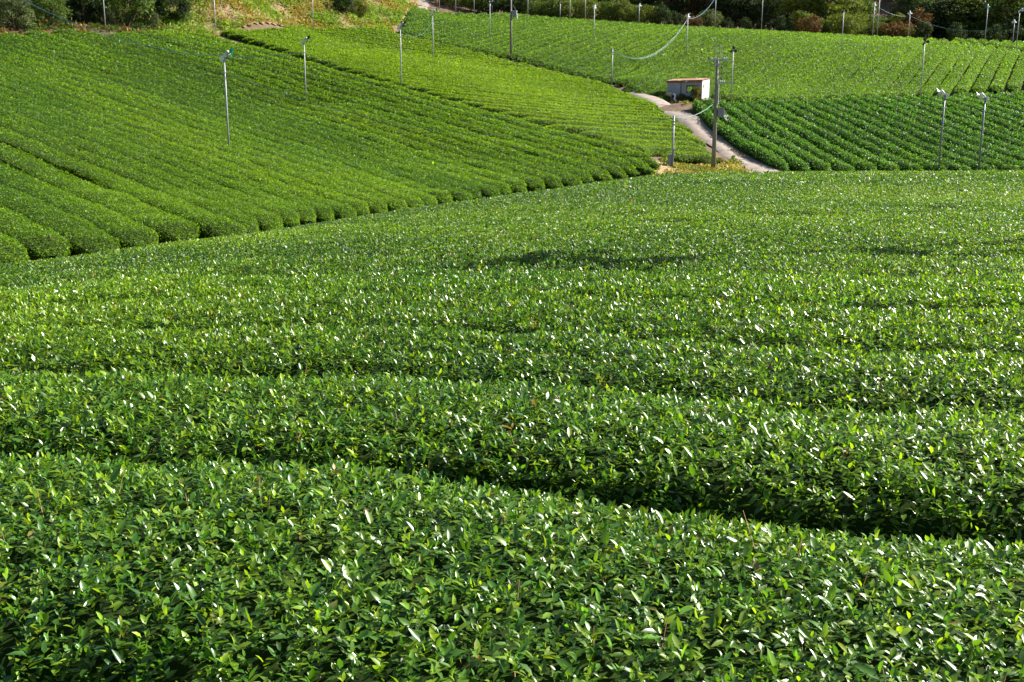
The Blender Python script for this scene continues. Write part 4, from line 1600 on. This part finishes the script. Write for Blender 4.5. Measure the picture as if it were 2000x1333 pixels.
# ------------------------------------------------------------------ weeds, dry grass and the bank
def scatter(poly, per_m2, keep):
    lo, hi = poly.min(0), poly.max(0)
    n = int(per_m2 * np.prod(hi - lo))
    x = RNG.uniform(lo[0], hi[0], n)
    y = RNG.uniform(lo[1], hi[1], n)
    ok = in_poly(x, y, poly)
    ok &= RNG.random(n) < keep(x, y)
    return x[ok], y[ok]


def patch(name, poly, mat, lift, step):
    lo, hi = poly.min(0), poly.max(0)
    xs = np.arange(lo[0], hi[0] + step, step)
    ys = np.arange(lo[1], hi[1] + step, step)
    X, Y = np.meshgrid(xs, ys, indexing='ij')
    Z = soil_z(X, Y) + lift + 0.25 * lift * fbm(X * 1.3, Y * 1.3)
    n, m_ = X.shape
    gi = np.arange(n * m_).reshape(n, m_)
    Q = np.stack([gi[:-1, :-1], gi[1:, :-1], gi[1:, 1:], gi[:-1, 1:]], -1).reshape(-1, 4)
    cx, cy = X.ravel()[Q].mean(1), Y.ravel()[Q].mean(1)
    Q = Q[in_poly(cx, cy, poly)]
    used, inv = np.unique(Q, return_inverse=True)
    V = np.stack([X, Y, Z], -1).reshape(-1, 3)[used]
    return tag(link(name, np_mesh(name, V, None, inv.reshape(-1, 4), (mat,), smooth=True)), kind='structure')


bank_poly = np.array([at(310, 60, 124)[:2], at(420, 60, 130)[:2], at(600, 56, 149)[:2], at(748, 54, 163)[:2], at(772, 50, 167)[:2], at(796, 35, 184)[:2], at(817, 20, 202)[:2], at(818, 5, 222)[:2],
                      at(760, 5, 225)[:2], at(600, 0, 200)[:2], at(420, 0, 175)[:2], at(290, 0, 150)[:2]])
patch('bank', bank_poly, M['bank'], 0.16, 0.5)


def blades(name, poly, per_m2, size, tones, up, keep, label_kind, zlift=0.12, height=0.3, spread=0.6):
    x, y = scatter(poly, per_m2, keep)
    n = len(x)
    g = fbm(x / 2.2 + 9, y / 2.2 + 4, 3)
    col = np.where((g + RNG.normal(0, 0.12, n) > 0)[:, None], np.array(tones[0]), np.array(tones[1])) * RNG.lognormal(0, 0.3, (n, 1))
    h = RNG.uniform(0, height, n) * np.clip(0.6 + 2.2 * g, 0.15, 1.6)
    P = np.stack([x, y, soil_z(x, y) + zlift + h], 1)
    N = np.tile(np.array([[0.0, 0.0, 1.0]]), (n, 1)) if up else unit(RNG.normal(0, 1, (n, 3)))
    V, T, Q, C = leaf_fold(P, N, size * RNG.lognormal(0, 0.3, n), np.clip(col, 0.01, 0.6), spread, 0.4 if up else 0.9, RNG, quad=True)
    return tag(link(name, np_mesh(name, V, None, Q, (M['tree_leaf'],), tint=C)), kind='stuff')


blades('weeds', bank_poly, 150, 0.30, ((0.17, 0.28, 0.04), (0.30, 0.24, 0.09)), True, lambda x, y: np.clip(0.55 + 2.6 * fbm(x / 3.0, y / 3.0), 0.12, 1), 'weeds', 0.25, 0.55, 0.7)
under_poly = np.array([at(*p)[:2] for p in ((-60, 75, 97), (0, 62, 105.5), (210, 55, 118.5), (330, 58, 125), (300, 0, 150), (120, 10, 132), (0, 20, 120), (-60, 30, 112))])
blades('undergrowth', under_poly, 60, 0.30, ((0.05, 0.10, 0.022), (0.20, 0.12, 0.06)), True, lambda x, y: np.clip(0.5 + 2.4 * fbm(x / 2.4, y / 2.4), 0.05, 1), 'weeds', 0.08, 0.6, 0.8)
gp = [(1300, 300, 83.5), (1408, 309, 88.5), (1432, 313, 91.5), (1475, 341, 87), (1500, 356, 83), (1330, 356, 76), (1270, 345, 76)]
verge_poly = np.array([at(*p)[:2] for p in gp])
patch('verge', verge_poly, M['verge'], 0.07, 0.5)
blades('dry_grass', verge_poly, 420, 0.17, ((0.16, 0.20, 0.04), (0.36, 0.29, 0.12)), False, lambda x, y: np.clip(0.5 + 2.5 * fbm(x / 1.6, y / 1.6), 0.05, 1), 'grass', 0.06, 0.22, 0.5)
shed_poly = np.array([near_shed(*p)[:2] for p in ((-3.4, -1.3), (2.6, -1.3), (2.4, -2.2), (0.2, -3.1), (-3.0, -2.7))])
patch('yard', shed_poly, M['verge'], 0.07, 0.4)
blades('yard_grass', shed_poly, 60, 0.22, ((0.2, 0.2, 0.05), (0.42, 0.3, 0.16)), False, lambda x, y: np.clip(0.3 + 2.5 * fbm(x / 1.2, y / 1.2), 0.02, 1), 'grass', 0.05, 0.1, 0.5)
tl = (np.array(gplan(ROAD_L)) * 0.55 + np.array(gplan(ROAD_R)) * 0.45)
mid_poly = np.concatenate([tl - [0.25, 0], (tl + [0.3, 0.1])[::-1]])
blades('track_grass', mid_poly, 90, 0.16, ((0.14, 0.17, 0.04), (0.26, 0.19, 0.10)), False, lambda x, y: np.clip(0.05 + 2.5 * fbm(x / 1.4, y / 1.4), 0.0, 1), 'grass', 0.2, 0.06, 0.5)
rl = np.array(gplan(ROAD_R))
edge_poly = np.concatenate([rl + [0.0, 0], (rl + [1.0, 0.25])[::-1]])
blades('edge_grass', edge_poly, 70, 0.2, ((0.16, 0.17, 0.04), (0.38, 0.26, 0.12)), False, lambda x, y: np.clip(0.35 + 2.5 * fbm(x / 1.5, y / 1.5), 0.03, 1), 'grass', 0.05, 0.12, 0.5)

for u, v, tone, h, w, lab in [(1372, 322, 'green', 0.8, 2.0, 'low green weed clump in the dry grass left of the tall utility pole'),
                              (1402, 320, 'yellow', 0.6, 1.3, 'low yellow-green weed clump at the foot of the tall utility pole')]:
    p = hit(u, v, -HB, 60)
    plant('shrub', tone, u, float(p[1]), h, w, lab, 'weed clumps in the dry grass').location = (float(p[0]), float(p[1]), float(p[2]) - 0.05)
